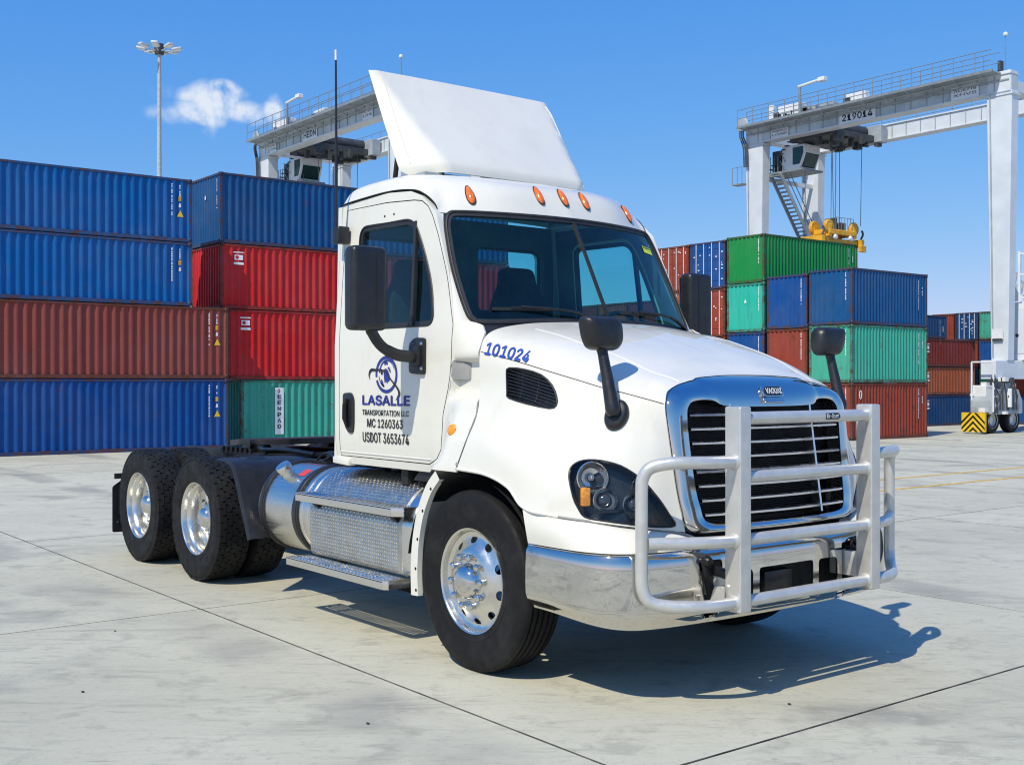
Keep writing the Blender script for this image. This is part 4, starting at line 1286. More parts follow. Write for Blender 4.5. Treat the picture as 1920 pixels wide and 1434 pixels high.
# ---- cab interior
ds = MB().grid([[(wx(y, 2.0) + a, y, z) for y in np.linspace(-.95, .95, 20)] for a, z in ((-.03, 1.99), (-.20, 2.03), (-.42, 2.02), (-.50, 1.93), (-.52, 1.6))]); ds.build('dashboard', 'trim', TRUCK)
for y in (.47, -.47):
    seat = MB().box(-1.62, -1.12, y - .26, y + .26, 1.45, 1.62).build('seat', 'seat', TRUCK, bevel=.05, seg=3)
    bk_ = MB().prism(rnd([(-.25, 1.55), (.25, 1.55), (.25, 2.22), (.15, 2.40), (.14, 2.52), (-.14, 2.52), (-.15, 2.40), (-.25, 2.22)], .06, 5), lambda a, z: (-1.62 - (z - 1.55) * .12, y + a, z), lambda a, z: (-1.46 - (z - 1.55) * .16, y + a, z))
    bk_.build('seat_back', 'seat', seat, bevel=.03, seg=2)
sw = MB(); swc = Vector((-.66, .46, 1.98)); swa = Vector((-.62, 0, .78)).normalized(); e1 = Vector((0, 1, 0)); e2 = swa.cross(e1)
sw.tube([swc + (e1 * cos(t) + e2 * sin(t)) * .225 for t in np.linspace(0, 2 * pi, 33)[:-1]], .016, 8, closed=True)
for t in (radians(90), radians(210), radians(330)): sw.tube([swc, swc + (e1 * cos(t) + e2 * sin(t)) * .22], .014, 6)
sw.lathe([(.06, -.02), (.06, .02), (0, .03)], swc, swa, 16); sw.build('steering_wheel', 'plastic', TRUCK)


# ---- wheels
def tyre_mesh(kind):
    m = MB()
    hw = .14
    if kind == 'steer':
        half = [(.290, .112), (.300, .124), (.315, .128), (.335, .131), (.338, .1335), (.342, .131), (.40, .1395), (.44, .139), (.452, .1405), (.458, .138), (.485, .132), (.500, .125), (.508, .117)]
        tread = [(.513, .108)]
        for g in (.078, .040, 0.0):
            tread += [(.515, g + .007), (.503, g + .005), (.503, g - .005), (.515, g - .007)]
        right = half + tread
        left = [(r, -a) for r, a in reversed(half)] 
        tl = []
        for g in (-.040, -.078):
            tl += [(.515, g + .007), (.503, g + .005), (.503, g - .005), (.515, g - .007)]
        prof = right + tl + [(.513, -.108)] + left
    else:
        half = [(.290, .112), (.300, .124), (.315, .128), (.335, .131), (.338, .1335), (.342, .131), (.40, .1395), (.44, .139), (.452, .1405), (.458, .138), (.478, .133), (.488, .128)]
        prof = half + [(.500, .120)] + [(.502, a) for a in np.linspace(.10, -.10, 7)] + [(.500, -.120)] + [(r, -a) for r, a in reversed(half)]
    m.lathe(prof + [(.288, 0)], (0, 0, 0), (0, -1, 0), 120, closed=True)
    if kind == 'drive':
        NB = 58; d = 2 * pi / NB
        rows = [(-.129, -.077, 0.), (-.073, -.0265, .5), (-.0235, .0235, 0.), (.0265, .073, .5), (.077, .129, 0.)]
        for a0, a1, ph in rows:
            sh = abs(a0 + a1) > .15
            for k in range(NB):
                t0 = (k + ph) * d + .03 * d; t1 = (k + ph + 1) * d - .07 * d
                zig = .10 * d * (1 if k % 2 else -1)
                vs_ = []
                for r in (.486, .5148):
                    for (aa, tt) in ((a0, t0 + zig), (a1, t0 - zig), (a1, t1 - zig), (a0, t1 + zig)):
                        rr = r
                        if sh and r > .5:
                            rr = r - (.006 if abs(aa) > .1 else 0)
                        if sh and r < .5: aa = aa * (1.04 if abs(aa) > .1 else 1)
                        vs_.append((rr * cos(tt), aa, rr * sin(tt)))
                m.add(vs_, [(0, 1, 2, 3), (7, 6, 5, 4), (0, 4, 5, 1), (1, 5, 6, 2), (2, 6, 7, 3), (3, 7, 4, 0)])
    return m.mesh('tyre', 'rubber', ang=38)


T_STEER, T_DRIVE = tyre_mesh('steer'), tyre_mesh('drive')


def polar(r, f): return r


def disc(fy, r_out, r_in, hole_r, ha, hb, n=10, thick=.012, step=.022):
    """wheel disc with hand holes; fy(r): outward offset"""
    O = [(r_out * cos(t), r_out * sin(t)) for t in np.linspace(0, 2 * pi, 73)[:-1]]
    H = [[(r_in * cos(t), r_in * sin(t)) for t in np.linspace(0, 2 * pi, 37)[:-1]]]
    for k in range(n):
        p = 2 * pi * (k + .5) / n
        H.append([((hole_r + ha * cos(t)) * cos(p) - hb * sin(t) * sin(p), (hole_r + ha * cos(t)) * sin(p) + hb * sin(t) * cos(p)) for t in np.linspace(0, 2 * pi, 15)[:-1]])
    return MB().sheet(O, H, lambda a, b: (a, -fy(sqrt(a * a + b * b)), b), step, thick=-thick)


# front: convex polished disc, outward = -y; wheel frame centred on the hub face
def f_front(r): return np.interp(r, [0, .10, .155, .175, .20, .245, .27, .29], [.0, .0, -.002, -.010, -.035, -.058, -.055, -.04])


FR = [('rim', MB().lathe([(.282, -.26), (.268, -.2), (.262, -.10), (.272, -.055), (.283, -.040), (.288, -.012), (.294, -.002), (.300, 0.), (.303, -.006), (.303, -.02)], (0, 0, 0), (0, -1, 0), 72).mesh('rim', 'alu', ang=45)),
      ('wheel_disc', disc(f_front, .283, .095, .228, .022, .028).mesh('wheel_disc', 'alu', ang=45)),
      ('hub_cap', MB().lathe([(.108, -.02), (.110, .006), (.104, .012), (.100, .024), (.094, .040), (.080, .060), (.055, .074), (.02, .080), (0, .081)], (0, 0, 0), (0, -1, 0), 48).mesh('hub_cap', 'chrome', ang=40))]
NUT = MB().lathe([(.024, 0), (.024, .006), (.019, .008), (.0185, .036), (.022, .037), (.0225, .041), (.018, .050), (.009, .056), (0, .057)], (0, 0, 0), (0, -1, 0), 14).mesh('lug_nut', 'chrome', ang=40)


def f_rear(r): return np.interp(r, [0, .10, .16, .20, .255], [-.165, -.165, -.160, -.168, -.150])


RR = [('rim', MB().lathe([(.262, -.27), (.255, -.17), (.256, -.14), (.260, -.08), (.270, -.055), (.284, -.045), (.288, -.014), (.294, -.002), (.300, 0.), (.303, -.006), (.303, -.02)], (0, 0, 0), (0, -1, 0), 72).mesh('rim', 'alu', ang=45)),
      ('wheel_disc', disc(f_rear, .256, .09, .215, .020, .026).mesh('wheel_disc', 'alu', ang=45)),
      ('hub_cap', MB().lathe([(.118, -.165), (.118, -.10), (.112, -.085), (.095, -.08), (.085, -.060), (.06, -.045), (.02, -.038), (0, -.038)], (0, 0, 0), (0, -1, 0), 40).mesh('hub_cap', 'chrome', ang=40))]


def wheel(name, x, yface, side, parts, tyre, nut_r, nut_y, spin=0.):
    """yface: |y| of the rim lip; side -1 right / +1 left"""
    w = obj(name, tyre, TRUCK, (x, side * (yface - .135), .515), (0, spin, pi if side > 0 else 0))
    for nm, me in parts:
        obj(nm, me, w, (0, -.130, 0))
    for k in range(10):
        t = 2 * pi * k / 10
        obj('lug_nut', NUT, w, (nut_r * cos(t), -.130 - nut_y, nut_r * sin(t)))
    return w


XR = (-3.85, -5.17)
for sd in (-1, 1):
    wheel('front_wheel', 0, 1.172, sd, FR, T_STEER, .1425, -.002, .3 + sd)
    for i, x in enumerate(XR):
        wheel('rear_wheel', x, 1.212, sd, RR, T_DRIVE, .1425, -.162, .5 * i + sd)
        w = obj('inner_rear_wheel', T_DRIVE, TRUCK, (x, sd * .735, .515), (0, .21 + i, 0))
        obj('rim', RR[0][1], w, (0, -.12, 0))

# ---- chassis
fr = MB()
for sd in (-1, 1):
    fr.box(-5.85, .95, sd * .43 - .04, sd * .43 + .04, .76, 1.01)
frame = fr.build('chassis_rails', 'chassis', TRUCK, bevel=.008)
for x in (-5.75, -4.5, -3.0, -2.0, -.9):
    MB().box(x - .05, x + .05, -.39, .39, .80, .96).build('cross_member', 'chassis', frame)
for x in XR:
    MB().tube([(x, -.95, .515), (x, -.3, .515), (x, -.12, .53), (x, .12, .53), (x, .3, .515), (x, .95, .515)], [.07, .075, .16, .16, .075, .07], 16).build('drive_axle', 'chassis', TRUCK)
MB().tube([(0, -.95, .515), (0, -.6, .45), (0, .6, .45), (0, .95, .515)], .05, 10).build('front_axle', 'chassis', TRUCK)
MB().tube([(-3.9, 0, .55), (-2.5, 0, .62), (-1., 0, .7)], .06, 10).build('drive_shaft', 'chassis', TRUCK)
MB().box(-1.8, -.2, -.42, .42, .55, 1.0).build('transmission', 'chassis', TRUCK, bevel=.05)
# suspension bags, air tanks and hoses clutter behind the cab
cl = MB()
for x in XR:
    for sd in (-1, 1):
        MB().lathe([(.10, -.14), (.13, -.10), (.12, -.03), (.135, .03), (.13, .10), (.10, .14)], (x - .35, sd * .43, .62), (0, 0, 1), 18).build('air_bag', 'chassis', TRUCK)
random.seed(3)
hoses = []
for k in range(9):
    x0 = -2.9 + .12 * k; y0 = random.uniform(-.65, -.35)
    p = [(x0, y0, 1.03), (x0 + random.uniform(.1, .3), y0 + random.uniform(-.1, .1), 1.06 + random.uniform(0, .05)), (x0 + random.uniform(.4, .7), y0 + random.uniform(-.1, .15), 1.05 + random.uniform(-.02, .04)), (x0 + .95, y0 + random.uniform(-.1, .1), 1.03)]
    MB().tube(spline(p, 14), random.uniform(.008, .015), 8).build('air_hose', 'grease', TRUCK)
for (x, y, z, a, b, c) in ((-2.35, -.52, 1.04, .10, .06, .05), (-1.95, -.50, 1.05, .07, .07, .06), (-1.45, -.55, 1.05, .12, .05, .05), (-2.75, -.50, 1.03, .06, .05, .07), (-1.2, -.60, 1.02, .06, .05, .09), (-1.62, -.62, .99, .05, .04, .05)):
    MB().box(x - a, x + a, y - b, y + b, z - c, z + c).build('valve_block', 'grease', TRUCK, bevel=.015)
MB().box(-1.06, -.98, -.96, -.86, .98, 1.12).build('cab_mount', 'chassis', TRUCK, bevel=.006)
MB().prism([(-.88, 1.02), (-.40, 1.02), (-.40, 1.13), (-.76, 1.13)], lambda x, z: (x, -.98, z), lambda x, z: (x, -.90, z)).build('step_bracket', 'chassis', TRUCK)
dk = MB().box(-2.75, -1.45, -.36, .36, 1.02, 1.035)
deck = dk.build('deck_plate', 'plate', TRUCK)

# ---- fifth wheel
fw = MB()
fo = rnd([(-4.98, -.16), (-4.98, -.40), (-4.62, -.47), (-4.05, -.47), (-3.92, -.30), (-3.92, .30), (-4.05, .47), (-4.62, .47), (-4.98, .40), (-4.98, .16), (-4.62, .045), (-4.45, .055), (-4.45, -.055), (-4.62, -.045)], .03, 3)


def fz(x): return 1.145 + (x + 3.92) * .075 if x < -4.55 else 1.145 + (-4.55 + 3.92) * .075 + (x + 4.55) * .03


fw.sheet(fo, [], lambda x, y: (x, y, fz(x) + .03), .09, thick=.05)
fifth = fw.build('fifth_wheel', 'grease', TRUCK, ang=35)
for sd in (-1, 1):
    MB().prism([(-4.65, .99), (-4.05, .99), (-4.22, 1.11), (-4.48, 1.11)], lambda x, z: (x, sd * .36, z), lambda x, z: (x, sd * .46, z)).build('fifth_wheel_foot', 'grease', fifth, bevel=.01)
    MB().tube([(-4.35, sd * .30, 1.08), (-4.35, sd * .50, 1.08)], .045, 12).build('pivot_pin', 'grease', fifth)
MB().box(-4.95, -3.85, -.50, .50, .985, 1.015).build('slide_plate', 'chassis', fifth)
MB().tube(spline([(-4.1, -.46, 1.08), (-3.95, -.55, 1.06), (-3.6, -.52, 1.07), (-3.2, -.45, 1.05)], 12), .02, 8).build('release_handle', 'grease', fifth)
for k in range(7):
    x = -4.9 + .1 * k
    MB().box(x, x + .05, -.52, -.46, 1.015, 1.05).build('slide_tooth', 'grease', fifth)

# ---- fuel tank and steps
TY, TZ, TR = -.775, .69, .33
tk = MB().lathe([(0, 0), (.20, 0), (.29, .012), (.322, .03), (.33, .055)] + [(.33, a) for a in np.linspace(.1, 2.02, 8)] + [(.322, 2.05), (.29, 2.07), (0, 2.08)], (-2.88, TY, TZ), (1, 0, 0), 72)
tank = tk.build('fuel_tank', 'tank', TRUCK, ang=40)
MB().lathe([(.333, .02), (.337, .028), (.337, .045), (.333, .052)], (-2.88, TY, TZ), (1, 0, 0), 72).build('tank_end_ring', 'alu', tank)
for x, w in ((-2.80, .075), (-2.26, .085)):
    MB().lathe([(.330, -w / 2), (.340, -w / 2), (.343, 0), (.340, w / 2), (.330, w / 2)], (x, TY, TZ), (1, 0, 0), 64).build('tank_strap', 'gasket', tank)
    MB().lathe([(.343, -w * .28), (.3455, -w * .25), (.3455, w * .25), (.343, w * .28)], (x, TY, TZ), (1, 0, 0), 64).build('strap_band', 'plastic', tank)
for x in (-2.17, -2.08):
    MB().lathe([(.330, -.02), (.335, -.016), (.335, .016), (.330, .02)], (x, TY, TZ), (1, 0, 0), 64).build('tank_rib', 'alu', tank)
ca = Vector((0, -sin(radians(38)), cos(radians(38)))); cc = Vector((-2.62, TY, TZ)) + ca * .33
MB().lathe([(.050, -.01), (.048, .03), (.058, .032), (.060, .040), (.060, .078), (.055, .088), (.02, .092), (0, .092)], cc, ca, 24).build('fuel_cap', 'alu', tank)
rd = MB()
rd.grid([[(-2.46 + u, TY - (TR + .002) * sin(radians(a)), TZ + (TR + .002) * cos(radians(a))) for u in (0, .05, .10)] for a in (24, 29, 34, 38)]); rd.build('tank_sticker', 'sticker_red', tank)

# tread-plate cover over the front half of the tank
def cover_path(u):
    # u 0..1 round the section: from inboard top, over, down the flat face
    pts = [(-.60, 1.005), (-.70, 1.022), (-.80, 1.024), (-.90, 1.00), (-1.0, .94), (-1.075, .85), (-1.115, .76), (-1.118, .70), (-1.118, .55), (-1.112, .455), (-1.09, .43)]
    return cr(np.array([(a, b, 0) for a, b in pts]), u * (len(pts) - 1))


cv = MB()
xs = (-2.02, -2.005, -.83, -.80)
us = np.linspace(0, 1, 40)
cv.grid([[(x, cover_path(u)[0] + (.03 if i in (0, 3) else 0), cover_path(u)[1] - (.02 if i in (0, 3) else 0)) for u in us] for i, x in enumerate(xs)])
cover = cv.build('tank_cover', 'plate', TRUCK, ang=45)
sec = [(cover_path(u)[0], cover_path(u)[1]) for u in us] + [(-.60, .43)]
ec = MB().prism(sec, lambda y, z: (-.802, y, z), lambda y, z: (-.70, y * .985 - .005, z)); ec.build('cover_end', 'alu', TRUCK, bevel=.012)


def lozenges(fmap, us_, xs_, L=.0125, Wd=.0050, h=.0042):
    m = MB(); k = 0
    for i, u in enumerate(us_):
        for j, x in enumerate(xs_):
            ang = radians(45 if (i + j) % 2 else -45)
            c = Vector(fmap(x, u)); e = 1e-3
            tx = (Vector(fmap(x + e, u)) - c).normalized(); tu = (Vector(fmap(x, u + e)) - c).normalized(); n = tx.cross(tu)
            if n.dot(Vector((0, -1, .6))) < 0: n = -n
            d = tx * cos(ang) + tu * sin(ang); s = n.cross(d)
            m.add([c + d * L, c + s * Wd, c - d * L, c - s * Wd, c + n * h + d * L * .45, c + n * h - d * L * .45], [(0, 1, 4), (1, 2, 5, 4), (2, 3, 5), (3, 0, 4, 5)])
    return m


cp = [cover_path(u) for u in np.linspace(0, 1, 200)]
cl_ = np.concatenate([[0], np.cumsum([np.linalg.norm(cp[i + 1] - cp[i]) for i in range(199)])])


def cov_len(x, s):
    u = np.interp(s, cl_, np.linspace(0, 1, 200)); q = cover_path(u); return (x, q[0], q[1])


lz = lozenges(cov_len, np.arange(.03, cl_[-1] - .03, .0245), np.arange(-1.99, -.85, .0245))
tag(lz.build('tread_pattern', 'tread_lozenge', cover, recalc=False, ang=80), kind='stuff')


def step(name, x0, x1, y0, y1, z, cut, holes):
    """perforated tread tray with folded edges"""
    H = []
    if holes:
        nx = int((x1 - x0 - .10) / .045); rowsY = np.linspace(y0 + .04, y1 - .035, 4)
        for j, y in enumerate(rowsY):
            for i in range(nx):
                cx = x0 + .06 + (i + .5 * (j % 2)) * (x1 - x0 - .12) / nx
                H.append([(cx + .0135 * cos(t), y + .0135 * sin(t)) for t in np.linspace(0, 2 * pi, 9)[:-1]])
    O = [(x0, y0 + .0), (x1 - cut, y0), (x1, y0 + cut), (x1, y1), (x0, y1)]
    m = MB().sheet(O, H, lambda a, b: (a, b, z), .05, thick=.005)
    s = m.build(name, 'plate', TRUCK)
    e = MB()
    e.beam((x0, y0 + .003, z - .022), (x1 - cut, y0 + .003, z - .022), .006, .056)
    e.beam((x1 - cut, y0 + .003, z - .022), (x1, y0 + cut, z - .022), .006, .056); e.beam((x1 - .003, y0 + cut, z - .022), (x1 - .003, y1, z - .022), .006, .056)
    e.beam((x0 + .003, y0, z - .022), (x0 + .003, y1, z - .022), .006, .056)
    e.build('step_edge', 'alu', s, bevel=.0015)
    return s, H


s1, H1 = step('lower_step', -2.13, -.80, -1.245, -1.06, .405, .03, True)
s2, H2 = step('upper_step', -2.05, -.72, -1.215, -1.04, .862, .06, False)
for s, H, z in ((s1, H1, .405),):
    rr = MB()
    for h in H:
        c = np.mean(np.array(h), 0)
        rr.lathe([(.0135, .0), (.0165, .004), (.0195, .0)], (c[0], c[1], z), (0, 0, 1), 8)
    tag(rr.build('dimple_rims', 'tread_lozenge', s), kind='stuff')
lz2 = lozenges(lambda x, s: (x, -1.20 + s, .8625), np.arange(.01, .15, .0245), np.arange(-2.03, -.78, .0245)); tag(lz2.build('tread_pattern', 'tread_lozenge', s2, recalc=False, ang=80), kind='stuff')
for x in (-1.92, -.90):
    MB().prism([(-1.20, .84), (-1.06, .84), (-1.09, .74)], lambda y, z: (x, y, z), lambda y, z: (x + .05, y, z)).build('step_bracket', 'chassis', s2)
    MB().prism([(-1.22, .38), (-.9, .38), (-.9, .30), (-1.0, .30)], lambda y, z: (x, y, z), lambda y, z: (x + .05, y, z)).build('step_bracket', 'chassis', s1)

# ---- quarter fender ahead of the drive wheels, mud flaps behind
qf = spline([(-3.42, 1.035, 0), (-3.25, 1.03, 0), (-3.13, .99, 0), (-3.05, .88, 0), (-2.96, .70, 0), (-2.88, .55, 0), (-2.83, .45, 0)], 24)
qm = MB().grid([[(q[0] + d, y, q[1] + d * .5) for q in qf] for y, d in ((-.55, 0), (-.60, .006), (-1.14, .006), (-1.185, .0), (-1.20, -.03))])
quarter = qm.build('quarter_fender', 'plastic', TRUCK, ang=45)
MB().lathe([(0, .012), (.05, .010), (.11, .002), (.12, -.01)], (-3.18, -.95, 1.0), (.5, 0, .85), 24).build('fender_boss', 'plastic', quarter)
MB().tube([(-3.2, -1.15, 1.0), (-3.2, -.4, .98)], .025, 8).build('fender_bracket', 'chassis', quarter)
flip(quarter, TRUCK)
for sd in (-1,):
    mf = MB().prism(rnd([(-1.22, .20), (-.62, .20), (-.62, .72), (-1.10, .72), (-1.22, .64)], .02, 3), lambda y, z: (-5.83, y, z), lambda y, z: (-5.818, y, z)); mf = mf.build('mud_flap', 'plastic', TRUCK)
    MB().beam((-5.82, -1.2, .74), (-5.82, -.40, .74), .03, .05).build('flap_hanger', 'chassis', mf)
    for y in (-1.17, -.9): MB().lathe([(0, .01), (.012, .008), (.014, 0)], (-5.815, y, .30), (1, 0, 0), 8).build('bolt', 'bolt_steel', mf)
flip(mf, TRUCK)


# ================================================================== THE YARD
# ---- ground: one sheet to the horizon, paved with cast slabs
gm = MB().add([(-900, -900, -.03), (900, -900, -.03), (900, 900, -.03), (-900, 900, -.03)], [(0, 1, 2, 3)])
ground = tag(gm.build('ground', 'concrete_base', recalc=False), kind='structure')
SX, SY, GAP = 4.53, 4.62, .010
sl = MB()
a, b = SX / 2 - GAP / 2, SY / 2 - GAP / 2
c_ = .003
sl.add([(-a, -b, -.025), (a, -b, -.025), (a, b, -.025), (-a, b, -.025), (-a, -b, -c_), (a, -b, -c_), (a, b, -c_), (-a, b, -c_), (-a + c_, -b + c_, 0), (a - c_, -b + c_, 0), (a - c_, b - c_, 0), (-a + c_, b - c_, 0)],
       [(0, 1, 5, 4), (1, 2, 6, 5), (2, 3, 7, 6), (3, 0, 4, 7), (4, 5, 9, 8), (5, 6, 10, 9), (6, 7, 11, 10), (7, 4, 8, 11), (8, 9, 10, 11)])
sl.mi = [1] * 8 + [0]
SLAB = sl.mesh('concrete_slab', ['concrete', 'joint_filler'], ang=10)
for i in range(-12, 4):
    for j in range(-4, 13):
        obj('concrete_slab', SLAB, ground, (1.86 - SX / 2 + SX * i, -1.65 + SY / 2 + SY * j, random.uniform(-.0012, .0012)))
jf = MB().add([(-54, -22, -.006), (18, -22, -.006), (18, 60, -.006), (-54, 60, -.006)], [(0, 1, 2, 3)]); jf.build('joint_filler', 'joint_filler', ground, recalc=False)
for (x, y0, y1) in ((-6.25, 8.0, 26.), (-5.08, 8.5, 21.)):
    tag(MB().box(x - .05, x + .05, y0, y1, .0015, .0045).build('painted_line', 'road_yellow'), kind='structure')

# a few stones and a twig on the slabs
def g_at(u, v):
    f, th, H = 2167.4, radians(37.84), 1.643
    r = (u - 960) / f; t = H * f / (v - 716.8)
    return (5.337 + t * (-cos(th) + sin(th) * r), -5.013 + t * (sin(th) + cos(th) * r))


def stone(x, y, r, label):
    m = MB(); G = []
    for a in np.linspace(-pi / 2, pi / 2, 6): G.append([(x + r * cos(a) * cos(t) * random.uniform(.8, 1.15), y + r * .7 * cos(a) * sin(t) * random.uniform(.8, 1.15), r * .45 + r * .45 * sin(a)) for t in np.linspace(0, 2 * pi, 9)])
    for row in G: row[-1] = row[0]
    tag(m.grid(G).build('pebble', 'pebble_dark', ang=30), label, 'pebble', 'loose pebbles on the concrete')


stone(-2.3, -2.4, .010, 'tiny dark pebble on the slab left of the perforated step')
stone(.52, -2.15, .012, 'dark pebble on the near slab below the front wheel')
stone(1.55, -.28, .012, 'small dark pebble lying in front of the bull bar shadow')
stone(-.9, -3.05, .012, 'dark pebble alone near the bottom left of the paving')
tw = MB().tube(spline([(2.28, 1.02, .012), (2.30, 1.10, .016), (2.36, 1.16, .010), (2.35, 1.24, .014)], 10), [.006] * 6 + [.003] * 5, 6)
tag(tw.build('twig', 'pebble_dark'), 'small curved dark twig on the concrete at lower right', 'twig')

# ---- shipping containers
PAL = dict(blue=(.006, .115, .36), navy=(.010, .055, .17), royal=(.008, .075, .28), brown=(.26, .062, .05), red=(.56, .022, .024), rust=(.29, .052, .032), maroon=(.20, .032, .028), orange=(.36, .095, .04), teal=(.055, .40, .28), turq=(.025, .46, .35), green=(.014, .25, .065), sea=(.05, .36, .26), steel=(.010, .085, .24), ltgreen=(.10, .42, .21))


def corr_panel(n0, n1, lo, hi, face, dep, pitch, axis):
    """corrugated sheet; axis 'y': facing +x, axis 'x': facing -y; face = plane of the outer flats"""
    n = max(1, int(round((n1 - n0) / pitch))); p = (n1 - n0) / n
    pts = []
    for k in range(n):
        s = n0 + k * p
        pts += [(s, 0), (s + .34 * p, 0), (s + .5 * p, dep), (s + .84 * p, dep)]
    pts.append((n1, 0))
    if axis == 'y': G = [[(face - d, s, z) for s, d in pts] for z in (lo, hi)]
    else: G = [[(s, face + d, z) for s, d in pts] for z in (lo, hi)]
    return MB().grid(G)


CASTM = {}


def casting(s=.085):
    m = MB().box(-.5 * s, .5 * s, -.5 * s, .5 * s, -.5 * s, .5 * s)
    return m


def serial(m, face, c, top, length, axis, w=.032):
    """an illegible painted code: a column of small strokes"""
    z = top
    while z > top - length:
        h = random.uniform(.018, .045)
        ww = w * random.uniform(.6, 1.)
        if random.random() < .88:
            if axis == 'y': m.add([(face, c - ww / 2, z - h), (face, c + ww / 2, z - h), (face, c + ww / 2, z), (face, c - ww / 2, z)], [(0, 1, 2, 3)])
            else: m.add([(c - ww / 2, face, z - h), (c + ww / 2, face, z - h), (c + ww / 2, face, z), (c - ww / 2, face, z)], [(0, 1, 2, 3)])
        z -= h + random.uniform(.008, .018)


def cont(label, col, x1, y0, L, z0, z1, w=1.48, pitch=.2, doors=False, endp=.165, marks='', castings=True, rust=.5, group='stacked shipping containers', post=.075):
    z0 += .006
    root = thing('shipping_container', label, 'container', (x1, y0, z0), 0, group)
    P = PAL[col]; pm = cpaint(col, P, rust=rust); fm = cpaint(col, tuple(.55 * c + .018 for c in P), rust=min(1, rust + .35), frame=True)
    X0, X1, Y0, Y1, Z1 = -w, 0., 0., L, z1 - z0 - .004
    c = post; rl, rt = .085, .055
    # panels
    corr_panel(Y0 + c, Y1 - c, rl - .01, Z1 - rt + .01, X1 - .014, .034, pitch, 'y').build('side_panel', pm, root, recalc=False, ang=20)
    MB().box(X0 + .02, X0 + .04, Y0 + c, Y1 - c, .05, Z1 - .05).build('back_panel', pm, root)
    MB().box(X0 + .04, X1 - .05, Y1 - .05, Y1 - .03, .05, Z1 - .05).build('far_end_panel', pm, root)
    MB().box(X0 + .03, X1 - .03, Y0 + .03, Y1 - .03, Z1 - .035, Z1 - .001).build('roof_panel', pm, root)
    MB().box(X0 + .03, X1 - .05, Y0 + .05, Y1 - .03, -.018, .06).build('floor_panel', 'container_gap', root)
    if not doors:
        corr_panel(X0 + c, X1 - c, .07, Z1 - .06, Y0 + .016, .030, endp, 'x').build('end_panel', pm, root, ang=20)
    else:
        for k in range(2):
            a = X0 + c + k * (w - 2 * c) / 2 + .006; b = a + (w - 2 * c) / 2 - .012
            dm_ = MB().box(a, b, Y0 + .02, Y0 + .05, .075, Z1 - .065)
            for zz in np.linspace(.25, Z1 - .25, 4): dm_.box(a + .03, b - .03, Y0 + .012, Y0 + .021, zz, zz + .05)
            d = dm_.build('door_leaf', pm, root)
            for xx in (a + (b - a) * .28, a + (b - a) * .78):
                MB().tube([(xx, Y0 + .004, .06), (xx, Y0 + .004, Z1 - .05)], .012, 8).build('lock_rod', 'crane_white', d)
            dcl = MB()
            for q in range(9 if k else 5):
                xx = a + (b - a) * random.choice((.1, .38, .5, .88)); zz = random.uniform(.2, Z1 - .2); ww = random.uniform(.03, .09)
                dcl.add([(xx, Y0 + .010, zz), (xx + ww, Y0 + .010, zz), (xx + ww, Y0 + .010, zz + .03), (xx, Y0 + .010, zz + .03)], [(0, 1, 2, 3)])
            tag(dcl.build('door_markings', 'decal_white', d, recalc=False), kind='stuff')
    for xx, yy in ((X1 - c, Y0), (X1 - c, Y1 - c), (X0, Y0), (X0, Y1 - c)):
        MB().box(xx, xx + c, yy, yy + c, 0, Z1).build('corner_post', fm, root, bevel=.006, seg=1)
    MB().box(X1 - .05, X1 - .004, Y0 + c, Y1 - c, 0.0, rl).build('bottom_rail', fm, root)
    MB().box(X1 - .05, X1 - .006, Y0 + c, Y1 - c, Z1 - rt, Z1 - .008).build('top_rail', fm, root)
    MB().box(X0 + c, X1 - c, Y0 + .004, Y0 + .05, 0.0, .075).build('bottom_rail', fm, root)
    MB().box(X0 + c, X1 - c, Y0 + .006, Y0 + .05, Z1 - .062, Z1 - .008).build('top_rail', fm, root)
    if castings:
        s = .098
        for zz in (s / 2 - .004, Z1 - s / 2 + .003):
            for xx, yy in ((X1 - s / 2 + .006, Y0 + s / 2 - .006), (X1 - s / 2 + .006, Y1 - s / 2 + .006), (X0 + s / 2 - .006, Y0 + s / 2 - .006)):
                m = MB().box(xx - s / 2, xx + s / 2, yy - s / 2, yy + s / 2, zz - s / 2, zz + s / 2)
                m.cur = 1
                m.add([(xx + s / 2 + .0015, yy + .022 * cos(t), zz + .03 * sin(t)) for t in np.linspace(0, 2 * pi, 11)[:-1]], [tuple(range(10))])
                m.add([(xx + .022 * cos(t), yy - s / 2 - .0015, zz + .03 * sin(t)) for t in np.linspace(0, 2 * pi, 11)[:-1]], [tuple(range(10))])
                m.build('corner_casting', [fm, 'container_gap'], root, recalc=False)
    f = X1 - .009
    if 'A' in marks:        # code columns and hazard labels at the right end of the long side
        wm = MB(); serial(wm, f, Y1 - .50, Z1 - .14, .78, 'y', .038); serial(wm, f, Y1 - .30, Z1 - .16, .24, 'y', .04)
        wm.add([(f, Y1 - .33, Z1 - .70), (f, Y1 - .27, Z1 - .70), (f, Y1 - .28, Z1 - .61), (f, Y1 - .32, Z1 - .61)], [(0, 1, 2, 3)])
        tag(wm.build('code_marking', 'decal_white', root, recalc=False), kind='stuff')
        ym = MB().add([(f, Y1 - .335, Z1 - .55), (f, Y1 - .265, Z1 - .55), (f, Y1 - .265, Z1 - .44), (f, Y1 - .335, Z1 - .44)], [(0, 1, 2, 3)])
        ym.build('warning_label', 'spreader_yellow', root, recalc=False)
        if 'T' in marks:
            MB().add([(f, Y1 - .37, Z1 - .93), (f, Y1 - .21, Z1 - .93), (f, Y1 - .29, Z1 - .77)], [(0, 1, 2)]).build('warning_triangle', 'hazard_yellow', root, recalc=False)
